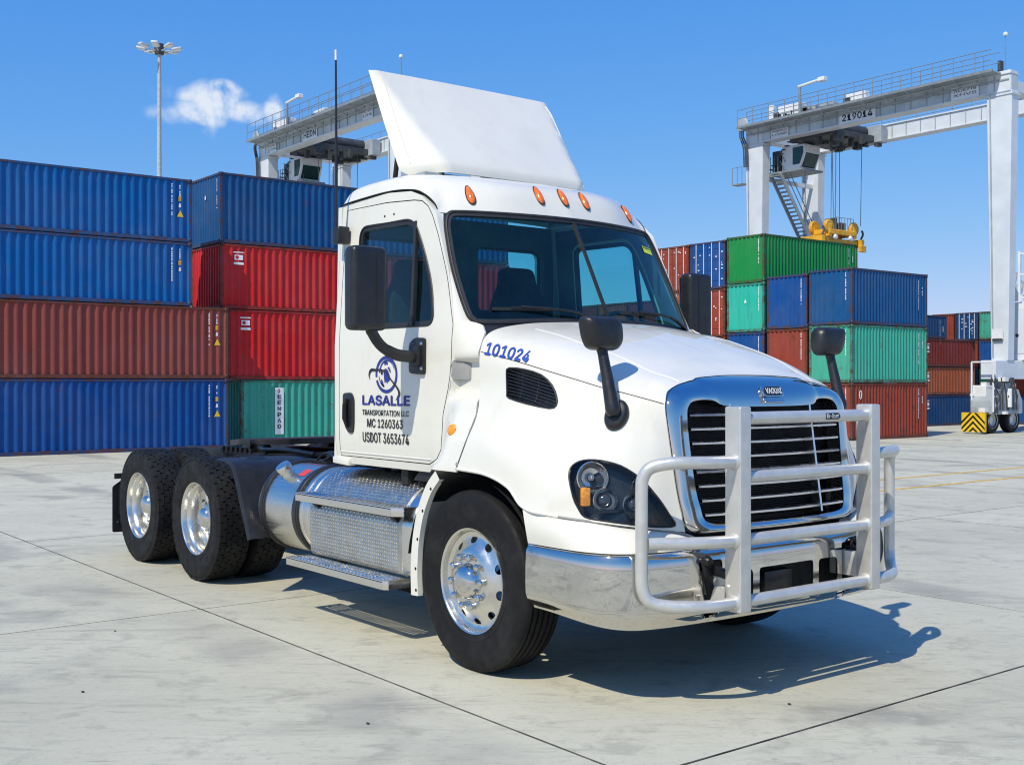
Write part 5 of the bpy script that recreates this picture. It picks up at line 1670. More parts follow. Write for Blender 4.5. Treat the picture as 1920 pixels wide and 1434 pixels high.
    if 'L' in marks:        # painted block near the left end
        wm = MB()
        for zz, hh, a_, b_ in ((Z1 - .22, .03, .34, .62), (Z1 - .40, .13, .37, .60), (Z1 - .52, .06, .35, .62)):
            wm.add([(f, Y0 + a_, zz), (f, Y0 + b_, zz), (f, Y0 + b_, zz + hh), (f, Y0 + a_, zz + hh)], [(0, 1, 2, 3)])
        tag(wm.build('code_marking', 'decal_white', root, recalc=False), kind='stuff')
        MB().add([(f + .002, Y0 + .44 + .05 * cos(t), Z1 - .335 + .045 * sin(t)) for t in np.linspace(0, 2 * pi, 13)[:-1]], [tuple(range(12))]).build('code_marking', pm, root, recalc=False)
    if 'E' in marks:        # code column on the short end
        wm = MB(); serial(wm, Y0 + .011, X1 - c - .14, Z1 - .14, .75, 'x', .035); tag(wm.build('code_marking', 'decal_white', root, recalc=False), kind='stuff')
    if 'P' in marks:        # emblem on the short end
        MB().add([(X1 - w * .5 + a_, Y0 + .011, Z1 - .55 + b_) for a_, b_ in ((-.04, -.05), (.04, -.05), (.035, .0), (0, .07), (-.035, .0))], [(0, 1, 2, 3, 4)]).build('code_marking', 'decal_white', root, recalc=False)
    if 'R' in marks:        # code column at the right of the long side
        wm = MB(); serial(wm, f, Y1 - .46, Z1 - .16, .9, 'y', .03); serial(wm, f, Y1 - .26, Z1 - .40, .22, 'y', .05); tag(wm.build('code_marking', 'decal_white', root, recalc=False), kind='stuff')
    if 'O' in marks:        # oval emblem on the long side
        MB().add([(f, Y0 + .42 + .075 * cos(t), Z1 - .33 + .13 * sin(t)) for t in np.linspace(0, 2 * pi, 19)[:-1]], [tuple(range(18))]).build('code_marking', 'decal_white', root, recalc=False)
        wm = MB().add([(f + .002, Y0 + .42 + a_ * .9, Z1 - .33 + b_) for a_, b_ in ((-.02, -.09), (.02, -.09), (.03, .08), (-.03, .08))], [(0, 1, 2, 3)]); wm.build('code_marking', fm, root, recalc=False)
    return root


gL = 'containers stacked at the left'
cont('dark blue container at ground level, bottom of the leftmost stack', 'royal', -21.8, -.4, 7.5, 0, 1.73, marks='AT', group=gL)
cont('brownish red container second from the ground in the leftmost stack', 'brown', -21.8, -.4, 7.5, 1.74, 3.50, marks='AT', group=gL)
cont('bright blue container third from the ground in the leftmost stack', 'blue', -21.8, -1.35, 7.5, 3.51, 5.05, marks='A', group=gL)
cont('blue container with a yellow triangle on top of the leftmost stack', 'blue', -21.8, -1.35, 7.5, 5.06, 6.60, marks='AT', group=gL)
gn = cont('sea green container with an upright white lettered panel behind the truck', 'sea', -22.4, 7.72, 8.7, 0, 1.71, group=gL, rust=.7)
cont('crimson container directly above the green one behind the truck', 'red', -22.4, 7.36, 9.05, 1.72, 3.52, marks='L', group=gL)
cont('crimson container third from the ground behind the truck cab', 'red', -22.4, 7.17, 9.25, 3.53, 5.19, w=1.9, marks='L', group=gL)
cont('blue container on top of the stack behind the truck cab', 'steel', -22.4, 7.14, 9.25, 5.20, 7.0, w=1.9, marks='EP', group=gL)
# upright panel GEENPAD on the green container
f = -.006
pb = MB().add([(f, .95, .28), (f, 1.20, .28), (f, 1.20, 1.50), (f, .95, 1.50)], [(0, 1, 2, 3)]); pb.build('name_panel', 'decal_white', gn, recalc=False)
for k, chh in enumerate('GEENPAD'):
    tv, tf = text_geo(chh, .15, bold=.004)
    decal('lettering', (fit(tv, 1.02, 1.13, 1.36 - k * .155, 1.47 - k * .155), tf), lambda a, b: (f + .003, a, b), 'decal_black', gn)

gR = 'containers stacked at the right'
Y0 = 22.57
k = dict(pitch=.15, group=gR)
cont('rust red container at ground level, nearest bottom corner of the right block', 'rust', -14.54, Y0, 3.75, 0, 1.63, marks='REO', rust=.8, **k)
cont('pale sea green container in the middle of the nearest right-hand stack', 'teal', -14.54, Y0, 3.75, 1.64, 3.29, marks='RE', **k)
cont('weathered navy container on top of the nearest right-hand stack', 'steel', -14.54, Y0, 3.75, 3.30, 4.90, marks='RE', **k)
cont('rust container at ground level in the second stack of the right block', 'rust', -16.10, Y0, 3.75, 0, 1.60, marks='E', **k)
cont('red container under the royal blue one in the second right-hand stack', 'rust', -16.10, Y0, 3.75, 1.61, 3.24, marks='E', **k)
cont('royal blue container on top of the second right-hand stack', 'royal', -16.10, Y0, 3.75, 3.25, 4.84, marks='E', **k)
cont('navy container at ground level under the green-topped stack', 'navy', -17.70, Y0, 4.7, 0, 1.58, marks='E', **k)
cont('navy container under the turquoise one in the green-topped stack', 'royal', -17.70, Y0, 4.7, 1.59, 3.19, marks='EP', **k)
cont('turquoise container with a small white emblem below the bright green one', 'turq', -17.70, Y0, 4.7, 3.20, 4.70, marks='EP', **k)
cont('bright green container on top beneath the yellow spreader', 'green', -17.70, Y0, 4.7, 4.71, 6.18, marks='ER', **k)
cont('maroon container at ground level in the stack with blue doors on top', 'maroon', -19.27, Y0, 3.75, 0, 1.54, doors=True, **k)
cont('rust container second from the ground beneath red doors', 'rust', -19.27, Y0, 3.75, 1.55, 3.08, doors=True, **k)
cont('red container with white lock rods below the blue-doored one', 'rust', -19.27, Y0, 3.75, 3.09, 4.60, doors=True, **k)
cont('dark blue container with white lock rods and door markings on top', 'royal', -19.27, Y0, 3.75, 4.61, 6.13, doors=True, **k)
cont('navy container at ground level behind the cab, farthest visible door stack', 'navy', -20.82, Y0, 3.75, 0, 1.54, doors=True, **k)
cont('rust container second up in the farthest door stack', 'rust', -20.82, Y0, 3.75, 1.55, 3.08, doors=True, **k)
cont('orange container with doors beside the far door mirror', 'orange', -20.82, Y0, 3.75, 3.09, 4.60, doors=True, **k)
cont('brownish red container with white lock rods, leftmost atop the right block', 'rust', -20.82, Y0, 3.75, 4.61, 6.12, doors=True, **k)
for i, (cc, ll) in enumerate((('maroon', 'first'), ('rust', 'second'), ('maroon', 'third'), ('brown', 'fourth'))):
    for j in range(3):
        if j < 1: continue
        cont('%s container seen through the cab glass, %s column past the door stacks, %s row' % (cc, ll, ('ground', 'middle', 'upper')[j]), cc, -22.38 - 1.55 * i, Y0 + .2, 3.75, 1.48 * j, 1.48 * (j + 1) - .01, castings=False, **k)

gF = 'containers far behind at the right'
k = dict(pitch=.105, group=gF, castings=False, post=.05, endp=.11)
cont('dark blue far container at ground level beside the crane wheels', 'navy', -19.3, 33.35, 3.75, 0, 1.17, w=1.0, marks='L', **k)
cont('orange brown far container in the middle of the far stack', 'orange', -19.3, 33.35, 3.75, 1.18, 2.22, w=1.0, marks='L', **k)
cont('dark maroon far container third from the ground in the far stack', 'maroon', -19.3, 33.35, 3.75, 2.24, 3.29, w=1.0, marks='L', **k)
cont('short navy far container on top of the maroon one', 'navy', -19.32, 33.1, 2.07, 3.31, 4.18, w=1.0, marks='R', **k)
cont('narrow red far container end next to the short navy one', 'rust', -21.05, 38.5, 2.5, 3.36, 4.48, w=1.0, **k)
cont('navy far container with white lock rods, in the top far row', 'navy', -20.0, 38.5, 2.5, 3.36, 4.49, w=1.0, doors=True, **k)
cont('pale green far container at top beside the crane leg', 'sea', -18.95, 38.5, 2.5, 3.36, 4.50, w=1.0, **k)
cont('blue far container below the pale green one beside the crane leg', 'royal', -18.95, 38.5, 2.5, 2.25, 3.34, w=1.0, **k)
cont('light green far container lower down beside the crane leg', 'ltgreen', -18.95, 38.5, 2.5, 1.12, 2.23, w=1.0, **k)
cont('blue far container at ground level behind the crane wheels', 'royal', -18.95, 38.5, 2.5, 0, 1.11, w=1.0, **k)
cont('red far container at ground level, second behind the crane wheels', 'rust', -17.9, 38.5, 2.5, 1.12, 2.0, w=1.0, **k)
cont('blue far container at the right edge behind the crane base', 'royal', -17.9, 38.5, 2.5, 0, 1.11, w=1.0, **k)
for q, (zz0, zz1) in enumerate(((0, 1.11), (1.12, 2.23), (2.25, 3.34))):
    cont(('maroon', 'navy', 'rust')[q] + ' far container hidden mostly by the far stack, row %s' % ('one', 'two', 'three')[q], ('maroon', 'navy', 'rust')[q], -20.0, 38.5, 2.5, zz0, zz1, w=1.0, **k)


# ---- rubber-tyred gantry cranes
def crane(label, ox, oy, texts):
    """built where the right-hand crane stands, shifted by (ox, oy)"""
    root = thing('gantry_crane', label, 'crane', (-20 + ox, 32.7 + oy, 0), 0, 'rubber-tyred gantry cranes')
    LOC = (20, -32.7, 0)

    def put_(m, name, mat, parent=None, **k):
        o = m.build(name, mat, parent or root, **k)
        if parent is None: o.location = LOC
        return o
    XL, XR_, YA, YB = -25.05, -14.76, 31.0, 34.5
    ZB, ZT = 11.13, 11.70
    legs = []
    for x in (XL, XR_):
        for y in (YA, YB):
            l = MB().beam((x, y, 2.35), (x, y, ZB + .02), .58, .40, up=(0, 1, 0), w2=.88, h2=.46); lg_ = put_(l, 'leg', 'crane', bevel=.02, seg=1)
            fl = MB().box(x - .48, x + .48, y - .26, y + .26, ZB - .12, ZB - .06); put_(fl, 'leg_flange', 'crane', lg_)
            cp_ = MB().box(x - .40, x + .40, y - .23, y + .23, ZB + .02, ZT + .10); put_(cp_, 'leg_cap', 'crane', lg_)
            cb_ = MB().tube([(x - .2, y - .24, 2.5), (x - .25, y - .25, 7), (x - .30, y - .26, ZB)], .02, 6); put_(cb_, 'cable_conduit', 'crane_grey', lg_)
    for i, y in enumerate((YA, YB)):
        g = put_(MB().box(XL - .40, XR_ + .42, y - .22, y + .22, ZB, ZT), 'girder', 'crane_girder_shaded' if i == 0 else 'crane', bevel=.015, seg=1)  # near girder's darker grey: stains plus walkway shade put into the colour
        fl = MB().box(XL - .41, XR_ + .43, y - .27, y + .27, ZT - .02, ZT + .03); fl.box(XL - .39, XR_ + .41, y - .26, y + .26, ZB - .012, ZB + .03); put_(fl, 'girder_flange', 'crane', g)
        st = MB()
        for x in np.arange(XL + .2, XR_, .62): st.box(x, x + .03, y - .245, y - .215, ZB + .03, ZT - .02)
        tag(put_(st, 'stiffener', 'crane_grey', g), kind='stuff')
        # walkway outside the girder
        s = -1 if i == 0 else 1
        ya, yb = y + s * .27, y + s * .80
        wk = put_(MB().box(XL - .40, XR_ + .1, min(ya, yb), max(ya, yb), ZT + .01, ZT + .045), 'walkway', 'crane_grey', g)
        put_(MB().box(XL - .40, XR_ + .1, yb - .015, yb + .015, ZT + .0, ZT + .09), 'toe_board', 'crane_rail', g)
        if i == 0:
            bk_ = MB()
            for x in np.arange(XL, XR_, .9):
                bk_.beam((x, y - .22, ZT - .24), (x, yb, ZT - .01), .03, .03); bk_.box(x + .25, x + .75, y - .26, y - .235, ZT - .22, ZT - .17)
            tag(put_(bk_, 'walkway_brackets', 'crane_grey', g), kind='stuff')
            put_(MB().tube([(XL - .3, y - .30, ZT - .20), (XR_, y - .30, ZT - .20)], .03, 6), 'cable_tray', 'crane_grey', g)
        rails = (yb, ya) if i == 0 else (yb,)
        for yy in rails:
            for x in np.arange(XL - .36, XR_ + .1, .78):
                put_(MB().tube([(x, yy, ZT + .04), (x, yy, ZT + .72)], .014, 5), 'rail_post', 'crane_rail', g)
            for zz in (ZT + .38, ZT + .72):
                put_(MB().tube([(XL - .36, yy, zz), (XR_ + .05, yy, zz)], .014, 5), 'handrail', 'crane_rail', g)
    # end ties between the girders, tie beams between legs, sills
    for x in (XL, XR_):
        put_(MB().box(x - .2, x + .2, YA + .22, YB - .22, ZB + .1, ZT - .1), 'end_tie', 'crane', bevel=.01, seg=1)
        put_(MB().box(x - .26, x + .26, YA - .9, YB + .9, 1.75, 2.36), 'sill_beam', 'crane', bevel=.02, seg=1)
    put_(MB().beam((XL + .1, YA, 9.75), (XL + .1, YB, 9.75), .14, .16), 'leg_brace', 'crane')
    # machinery on the walkway near the left end
    for (x, a, b, z, mt) in ((-23.3, .55, .38, .62, 'crane_white'), (-22.35, .22, .25, .40, 'crane_grey'), (-21.6, .30, .28, .36, 'crane_grey'), (-20.35, .42, .22, .50, 'crane_white'), (-24.3, .12, .12, .78, 'crane_white')):
        put_(MB().box(x - a, x + a, YA - b * .5 - .05, YA + b * .6, ZT + .04, ZT + .04 + z), 'machinery_box', mt, bevel=.02, seg=1)
    jn = MB(); random.seed(11)
    for q in range(26):
        x = random.uniform(-24.2, -20.8); jn.box(x, x + random.uniform(.05, .25), YA - .25, YA + .1, ZT + .05, ZT + random.uniform(.15, .45))
    tag(put_(jn, 'small_machinery', 'crane_dark'), kind='stuff')
    put_(MB().tube([(-22.75, YA - .3, ZT), (-22.75, YA - .3, ZT + 1.25)], .05, 8), 'lamp_post', 'crane_rail')
    put_(MB().tube([(-22.8, YA - .3, ZT + 1.22), (-21.7, YA - .3, ZT + 1.30)], .055, 8), 'flood_lamp_arm', 'crane_white')
    put_(MB().box(-21.85, -21.55, YA - .42, YA - .18, ZT + 1.20, ZT + 1.36), 'flood_lamp', 'crane_white', bevel=.02, seg=1)
    for x in (XR_ + .1,):
        put_(MB().tube([(x, YA, ZT), (x, YA, ZT + 1.3)], .018, 6), 'whip_mast', 'crane_rail')
        put_(MB().lathe([(0, -.08), (.07, -.04), (.08, 0), (.07, .04), (0, .08)], (x, YA, ZT + 1.35), (0, 0, 1), 10), 'beacon', 'crane_white')
        put_(MB().box(x - .22, x - .12, YA - .1, YA + .1, ZT + .1, ZT + .5), 'junction_box', 'crane_dark')
    # cable reel and hoses at the left end
    put_(MB().lathe([(.0, -.05), (.26, -.05), (.30, 0), (.26, .05), (0, .05)], (XL - .52, YA - .32, ZT + .25), (0, 1, 0), 20), 'cable_reel', 'crane_grey')
    for d in (0, .09, .18): put_(MB().tube(spline([(XL - .60 + d, YA - .34, ZT + .1), (XL - .62 + d, YA - .36, ZB + .35), (XL - .45 + d, YA - .35, ZB - .1), (XL - .42 + d, YA - .33, ZB - .9)], 12), .028, 6), 'cable_loop', 'crane_dark')
    # trolley, hoists, operator cabin
    tx = -22.6
    put_(MB().box(tx - 1.1, tx + 1.0, YA + .3, YB - .3, ZB - .10, ZB + .12), 'trolley_frame', 'crane_dark')
    put_(MB().box(tx - 1.1, tx + 1.3, YB - .70, YB - .28, ZB - .15, ZT - .05), 'trolley_housing', 'crane_grey', bevel=.02, seg=1)
    for x in (tx - .6, tx + .5):
        put_(MB().tube([(x, YA + .5, ZB + .32), (x, YB - .5, ZB + .32)], .24, 14), 'hoist_drum', 'crane_dark')
    rl = MB(); random.seed(5)
    for q in range(22): 
        x = random.uniform(tx - 1.0, tx + 1.0); y = random.uniform(YA + .3, YB - .3); rl.box(x, x + random.uniform(.1, .3), y, y + random.uniform(.1, .3), ZB - random.uniform(.12, .42), ZB)
    tag(put_(rl, 'trolley_gear', 'crane_dark'), kind='stuff')
    cx = -23.75
    op = put_(MB().prism([(cx - .55, 9.98), (cx + .30, 9.98), (cx + .55, 10.55), (cx + .55, 10.95), (cx - .55, 10.95)], lambda x, z: (x, 31.55, z), lambda x, z: (x, 32.55, z)), 'operator_cabin', 'crane_white', bevel=.03, seg=1)
    put_(MB().prism([(cx + .0, 10.18), (cx + .33, 10.18), (cx + .50, 10.58), (cx + .50, 10.85), (cx + .0, 10.85)], lambda x, z: (x, 31.535, z), lambda x, z: (x, 31.545, z)), 'cabin_window', 'crane_glass', op)
    put_(MB().beam((cx + .335, 32.05, 10.08), (cx + .565, 32.05, 10.60), .80, .02, up=(1, 0, 0)), 'cabin_window', 'crane_glass', op)
    put_(MB().box(cx - 1.2, cx + .6, 31.35, 32.65, 9.90, 9.97), 'cabin_platform', 'crane_rail', op)
    for x in np.linspace(cx - 1.15, cx - .6, 4): put_(MB().tube([(x, 31.38, 9.97), (x, 31.38, 10.60)], .016, 5), 'platform_rail', 'crane_rail', op)
    put_(MB().box(cx - 1.05, cx - .62, 31.6, 32.4, 9.97, 10.85), 'electrical_cabinet', 'crane_dark', op)
    # stair between the left legs: stringers, treads, handrails
    sA, sB = Vector((XL + .42, YA + .25, 9.9)), Vector((XL + .42, YB - .75, 6.6))
    stair = put_(MB().beam(sA, sB, .04, .16), 'stair', 'crane_grey')
    put_(MB().beam(sA + Vector((.5, 0, 0)), sB + Vector((.5, 0, 0)), .04, .16), 'stringer', 'crane_grey', stair)
    for q in np.linspace(.03, .97, 22):
        c = sA.lerp(sB, q); put_(MB().box(c.x, c.x + .5, c.y - .09, c.y + .09, c.z - .02, c.z + .02), 'tread', 'crane_rail', stair)
    for d in (.45, .85): put_(MB().tube([sA + Vector((.5, 0, d)), sB + Vector((.5, 0, d))], .018, 5), 'stair_handrail', 'crane_rail', stair)
    sC, sD = Vector((XL + .2, YA - .0, 9.95)), Vector((XL + 1.0, YA + .35, ZB))
    for q in np.linspace(0, 1, 9):
        c = sC.lerp(sD, q); put_(MB().box(c.x, c.x + .14, c.y + .2, c.y + .65, c.z - .015, c.z + .015), 'tread', 'crane_dark', stair)
    put_(MB().box(XL - .95, XL - .42, YA - .45, YA - .1, 9.55, 9.60), 'side_platform', 'crane_rail')
    for x in (XL - .93, XL - .68, XL - .44): put_(MB().tube([(x, YA - .44, 9.6), (x, YA - .44, 10.25)], .014, 5), 'platform_post', 'crane_rail')
    put_(MB().tube([(XL - .93, YA - .44, 10.25), (XL - .44, YA - .44, 10.25)], .014, 5), 'platform_rail', 'crane_rail')
    # sign boards on the near girder
    for (xc, w_, h_, body, zz) in texts:
        b_ = put_(MB().box(xc - w_ / 2, xc + w_ / 2, YA - .262, YA - .248, zz - h_ / 2, zz + h_ / 2), 'sign_board', 'crane_white')
        L_ = len(body)
        for j, line in enumerate(body):
            tv, tf = text_geo(line, .3, bold=.006 if L_ == 1 else .002)
            hh = h_ * .62 if L_ == 1 else h_ * .22; zc_ = zz if L_ == 1 else zz + h_ * (.17 - .34 * j)
            decal('lettering', (fit(tv, xc - w_ * .42, xc + w_ * .42, zc_ - hh / 2, zc_ + hh / 2), tf), lambda a, b: (a, YA - .265, b), 'decal_black', b_)
    # bogies: wheels, bumper plates, housings
    for x in (XL, XR_):
        for s, yc in ((-1, YA - .15), (1, YB + .15)):
            ye = yc + s * 1.55
            lo, hi = sorted((yc - s * .75, yc + s * 1.15))
            bg = put_(MB().prism([(lo, .62), (hi, .62), (hi, 1.05), (hi - .25, 1.42), (lo + .25, 1.42), (lo, 1.05)], lambda y, z: (x - .36, y, z), lambda y, z: (x + .36, y, z)), 'bogie', 'crane_grey', bevel=.02, seg=1)
            put_(MB().box(x - .22, x + .22, yc - .3, yc + .3, 1.40, 1.78), 'bogie_pivot', 'crane_grey', bg)
            put_(MB().box(x - .44, x + .10, yc + s * .75 - .3, yc + s * .75 + .3, 1.0, 1.55), 'bogie_cabinet', 'crane_white', bg, bevel=.02, seg=1)
            for yw in (yc + s * .80, yc - s * .45):
                tw_ = put_(MB().lathe([(.20, -.13), (.38, -.15), (.425, -.11), (.43, 0), (.425, .11), (.38, .15), (.20, .13)], (x + .06, yw, .43), (1, 0, 0), 28), 'crane_tyre', 'rubber', bg)
                put_(MB().lathe([(0, .05), (.10, .05), (.14, .02), (.22, .03), (.25, .10), (.27, .13), (.27, .06)], (x + .08, yw, .43), (1, 0, 0), 24), 'crane_rim', 'crane_white', bg)
            put_(MB().beam((x - .38, yc + s * 1.0, 1.0), (x + .45, yc + s * 1.0, 1.2), .05, .05), 'guard_pipe', 'crane_white', bg)
            for xx in (x - .36, x + .38): put_(MB().tube([(xx, yc + s * 1.1, .7), (xx, yc + s * 1.1, 2.3)], .03, 6), 'guard_post', 'crane_white', bg)
            put_(MB().tube([(x - .36, yc + s * 1.1, 2.3), (x + .38, yc + s * 1.1, 2.3)], .03, 6), 'guard_rail', 'crane_white', bg)
            fit_ = MB(); rs_ = random.Random(int(abs(x) * 7 + yc))
            for q in range(46):
                fx = x + rs_.uniform(-.46, .42); fy = yc + s * rs_.uniform(-.8, 1.35); fz_ = rs_.uniform(.55, 1.75); a_ = rs_.uniform(.03, .12)
                fit_.cur = rs_.choice((0, 0, 1, 2)); fit_.box(fx - a_, fx + a_, fy - a_, fy + a_, fz_ - a_ * .6, fz_ + a_ * .6)
            for q in range(10):
                fy = yc + s * rs_.uniform(-.6, 1.2); fit_.cur = 1
                fit_.tube([(x + .40, fy, .75), (x + .44, fy + rs_.uniform(-.2, .2), 1.2), (x + .38, fy + rs_.uniform(-.3, .3), 1.8)], .022, 5)
            tag(put_(fit_, 'bogie_fittings', ['crane_white', 'crane_dark', 'crane_grey'], bg), kind='stuff')
            put_(MB().lathe([(0, -.30), (.09, -.30), (.09, .30), (0, .30)], (x + .42, yc + s * .2, 1.15), (0, 0, 1), 12), 'hydraulic_cylinder', 'crane_white', bg)
            # chevron bumper
            yb = ye - s * .12
            cb_ = put_(MB().box(x - .46, x + .34, min(yb, yb + s * .1), max(yb, yb + s * .1), .06, .68), 'bumper_plate', 'hazard_yellow', bg)
            yf = yb + s * .103
            for j in range(4):
                z0_ = .06 + j * .19 - .06
                cl2 = lambda z: min(.675, max(.065, z))
                for sx in (-1, 1):
                    cv_ = MB(); n_ = 12
                    for t in range(n_):
                        xa = .40 * t / n_; xb_ = .40 * (t + 1) / n_
                        za0, za1 = z0_ + .14 - xa, z0_ + .225 - xa; zb0, zb1 = z0_ + .14 - xb_, z0_ + .225 - xb_
                        if cl2(za1) - cl2(za0) < 1e-4 and cl2(zb1) - cl2(zb0) < 1e-4: continue
                        cv_.add([(x - .06 + sx * xa, yf, cl2(za0)), (x - .06 + sx * xb_, yf, cl2(zb0)), (x - .06 + sx * xb_, yf, cl2(zb1)), (x - .06 + sx * xa, yf, cl2(za1))], [(0, 1, 2, 3)])
                    if cv_.f: put_(cv_, 'chevron_bar', 'decal_black', bg, recalc=False)
    # engine room on the right-hand sill
    er = put_(MB().box(XR_ - .35, XR_ + .45, YA + .75, YB - .4, 1.95 + .42, 4.3), 'engine_room', 'crane_white', bevel=.02, seg=1)
    put_(MB().box(XR_ - .25, XR_ + .35, YA + .735, YA + .75, 2.6, 4.1), 'cabinet_door', 'crane', er)
    MBt = MB().lathe([(0, .02), (.06, .015), (.06, 0)], (XR_ + .1, YA + .735, 3.2), (0, -1, 0), 10); put_(MBt, 'cabinet_knob', 'crane_dark', er)
    tb = MB().add([(XR_ - .2, YA + .7, 4.33), (XR_ + .3, YA + .7, 4.33), (XR_ + .05, YA + .7, 4.85)], [(0, 1, 2)]); put_(tb, 'warning_board', 'crane_white', er)
    # small notices on the leg
    put_(MB().box(XR_ - .22, XR_ + .16, YA - .27, YA - .255, 3.05, 3.4), 'notice', 'crane_white')
    put_(MB().box(XR_ - .2, XR_ + .14, YA - .275, YA - .27, 3.0, 3.08), 'notice', 'crane_dark')
    # hoist ropes
    for x, y in ((tx - .75, 31.75), (tx - .75, 33.5), (tx + .55, 31.75), (tx + .65, 33.5), (tx + .25, 32.4), (tx + .05, 32.9)):
        put_(MB().tube([(x * .9 + tx * .1, y, 7.75), (x, y, ZB)], .013, 5), 'hoist_rope', 'rope_steel')
    return root


crane('light grey gantry crane with numbered girder over the right-hand stacks', 0, 0, ((-20.2, 1.55, .40, ['219014'], 11.36), (-15.95, 1.0, .42, ['AUENS', 'XNVS'], 11.37), (-23.75, .85, .38, ['WARNING', 'LOAD'], 11.35)))
crane('light grey gantry crane rising behind the left stacks and roof deflector', -14.35, -14.25, ((-20.9, 1.2, .40, ['HEDN'], 11.36), (-16.5, .7, .42, ['NOTICE', 'LINE'], 11.37), (-24.1, .6, .38, ['SAFE', 'LOAD'], 11.35)))

# ---- yellow spreader hanging from the right-hand crane
SPX, SPY = -22.6, 32.6
sp = thing('container_spreader', 'yellow container spreader hanging from ropes above the green container', 'spreader', (SPX, SPY, 7.0))
sp.scale = (.82, .82, .82)
MB().box(-.42, .42, -1.5, 1.3, .0, .24).build('spreader_beam', 'spreader_yellow', sp, bevel=.02, seg=1)
MB().box(-.55, .55, -1.05, 1.05, .42, .66).build('head_block', 'spreader_yellow', sp, bevel=.03, seg=1)
for y in (-.95, .95):
    for x in (-.42, .42):
        MB().lathe([(.10, -.09), (.30, -.09), (.33, -.05), (.28, 0), (.33, .05), (.30, .09), (.10, .09)], (x, y, .78), (1, 0, 0), 24).build('sheave', 'spreader_yellow', sp)
        MB().box(x - .11, x + .11, y - .12, y + .12, .30, .90).build('sheave_bracket', 'spreader_yellow', sp, bevel=.02, seg=1)
for y in (-.6, .55): MB().lathe([(0, .06), (.10, .05), (.13, 0), (.13, -.05)], (.56, y, .30), (1, 0, 0), 16).build('work_lamp', 'crane_white', sp)
for y in (-.3, .1, .35): MB().box(-.3, .3, y, y + .16, .66, 1.05 + .2 * (y < 0)).build('control_box', 'crane_dark', sp)
MB().tube([(.1, -.15, 1.0), (.1, -.15, 1.75)], .03, 6).build('camera_mast', 'crane_rail', sp)
for q in np.linspace(-.45, .9, 7): MB().tube([(.45, q, .66), (.45, q, 1.25)], .014, 5).build('rail_post', 'crane_rail', sp)
MB().tube([(.45, -.45, 1.25), (.45, .9, 1.25)], .014, 5).build('handrail', 'crane_rail', sp)
for y in (-1.6, 1.4):
    MB().box(-.62, .62, y - .12, y + .14, -.06, .30).build('end_beam', 'spreader_yellow', sp, bevel=.02, seg=1)
    for x in (-.6, .6):
        MB().box(x - .09, x + .09, y - .2, y + .2, -.30, .0).build('flipper', 'spreader_yellow', sp, bevel=.015, seg=1)
    MB().tube(spline([(.5, y, .3), (.55, y + .12, .55), (.5, y + .1, .75)], 6), .05, 6).build('flipper_arm', 'crane_dark', sp)

# ---- high-mast lamp behind the left stacks
ma = thing('light_mast', 'tall grey lighting mast with a ring of floodlights behind the left stacks', 'light mast', (-60, 19.9, 0))
MB().tube([(0, 0, 0), (0, 0, 10), (0, 0, 21.0)], [.20, .15, .10], 14).build('mast_pole', 'mast_steel', ma)
MB().lathe([(.0, .35), (.25, .3), (.3, 0), (.25, -.3), (0, -.3)], (0, 0, 20.9), (0, 0, 1), 16).build('head_frame', 'crane_dark', ma)
for q in range(8):
    t = 2 * pi * q / 8 + .2; dd = Vector((cos(t), sin(t), 0))
    c = Vector((0, 0, 20.9)) + dd * 1.0; tip = Vector((0, 0, 1)) * .1
    arm_ = MB().tube([Vector((0, 0, 20.75)), c * 1.0 - dd * .35 - tip], .045, 6).build('lamp_arm', 'mast_steel', ma)
    hm_ = MB().beam(c - dd * .28 + Vector((0, 0, -.02)), c + dd * .28 + Vector((0, 0, .09)), .40, .12); hm_.build('floodlight', 'lamp_head', arm_, bevel=.05, seg=2)
    MB().beam(c - dd * .22 + Vector((0, 0, -.08)), c + dd * .22 + Vector((0, 0, .01)), .32, .02).build('floodlight_glass', 'crane_white', arm_)

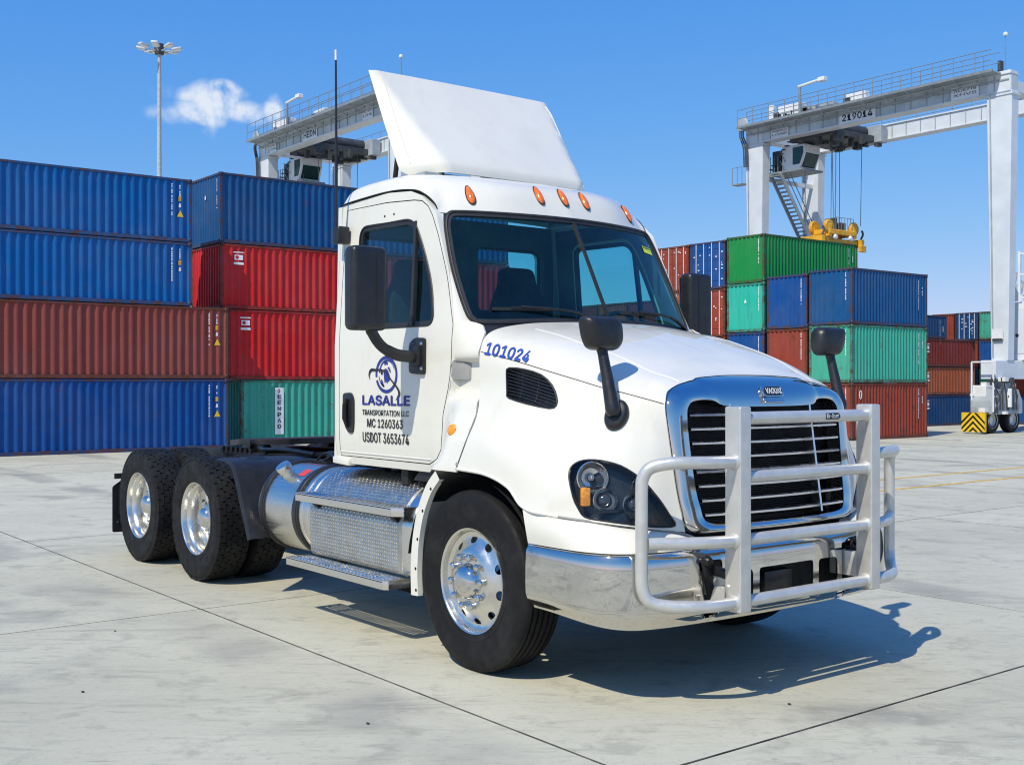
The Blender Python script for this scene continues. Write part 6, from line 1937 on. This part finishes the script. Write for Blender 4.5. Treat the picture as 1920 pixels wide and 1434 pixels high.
# ---- far quay crane seen at the right edge, with greenery below it
qc = thing('quay_crane', 'distant pale lattice crane at the far right edge behind the gantry', 'crane', (-46.6, 91.2, 0))
p0_, p1_ = Vector((-.9, 0, 10.6)), Vector((2.2, 1.2, 5.4))
for d in (0, 1.0): MB().beam(p0_ + Vector((0, 0, d)), p1_ + Vector((0, 0, d)), .18, .18).build('boom_chord', 'crane_grey', qc)
for q in range(14):
    a_ = p0_.lerp(p1_, q / 13); MB().beam(a_, a_ + Vector((.2, 0, 1.0)), .08, .08).build('lattice_bar', 'crane_grey', qc)
for x in (-.2, 2.6): MB().beam((x, 0, 0), (x, 0, 13), .22, .22).build('tower_leg', 'crane', qc)
for z in (4, 6.5, 9, 11, 12.8): MB().beam((-.2, 0, z), (2.6, 0, z), .14, .14).build('tower_tie', 'crane', qc)
for z in (4, 6.5, 9): MB().beam((-.2, 0, z), (2.6, 0, z + 2.5), .10, .10).build('tower_diagonal', 'crane', qc)

t = NT('foliage'); t.set(base=t.mix(t.ramp(t.noise(t.pos(), 1.5, 4), .3, .7), (.025, .06, .02), (.06, .12, .035)), rough=.7); MATS['foliage'] = t.m
simple('bark', (.08, .06, .045), .9)
tr = thing('far_tree', 'small green tree in the distance at the right edge behind the crane leg', 'tree', (-30.6, 60.6, 0))
MB().tube([(0, 0, 0), (.1, 0, 2.0), (.0, .1, 4.2)], [.18, .13, .06], 8).build('trunk', 'bark', tr)
for q in range(6):
    t_ = q * 1.05; MB().tube([(.05, 0, 2.2 + .25 * q), (cos(t_) * .7, sin(t_) * .7, 3.0 + .3 * q)], [.06, .02], 6).build('limb', 'bark', tr)
cm = MB(); random.seed(21)
cl3 = [(random.gauss(0, .75), random.gauss(0, .75), random.uniform(2.6, 5.6), random.uniform(.35, .7)) for _ in range(26)]
for (x, y, z, r) in cl3:
    for _ in range(80):
        d = Vector((random.gauss(0, 1), random.gauss(0, 1), random.gauss(0, 1))).normalized() * r * random.uniform(.6, 1.05)
        c = Vector((x, y, z)) + d; u = Vector((random.gauss(0, 1), random.gauss(0, 1), random.gauss(0, 1))).normalized(); w_ = u.orthogonal().normalized()
        s = random.uniform(.05, .10); cm.add([c - u * s * 1.4, c + w_ * s, c + u * s * 1.4, c - w_ * s], [(0, 1, 2, 3)])
cm.build('crown', 'foliage', tr, recalc=False)
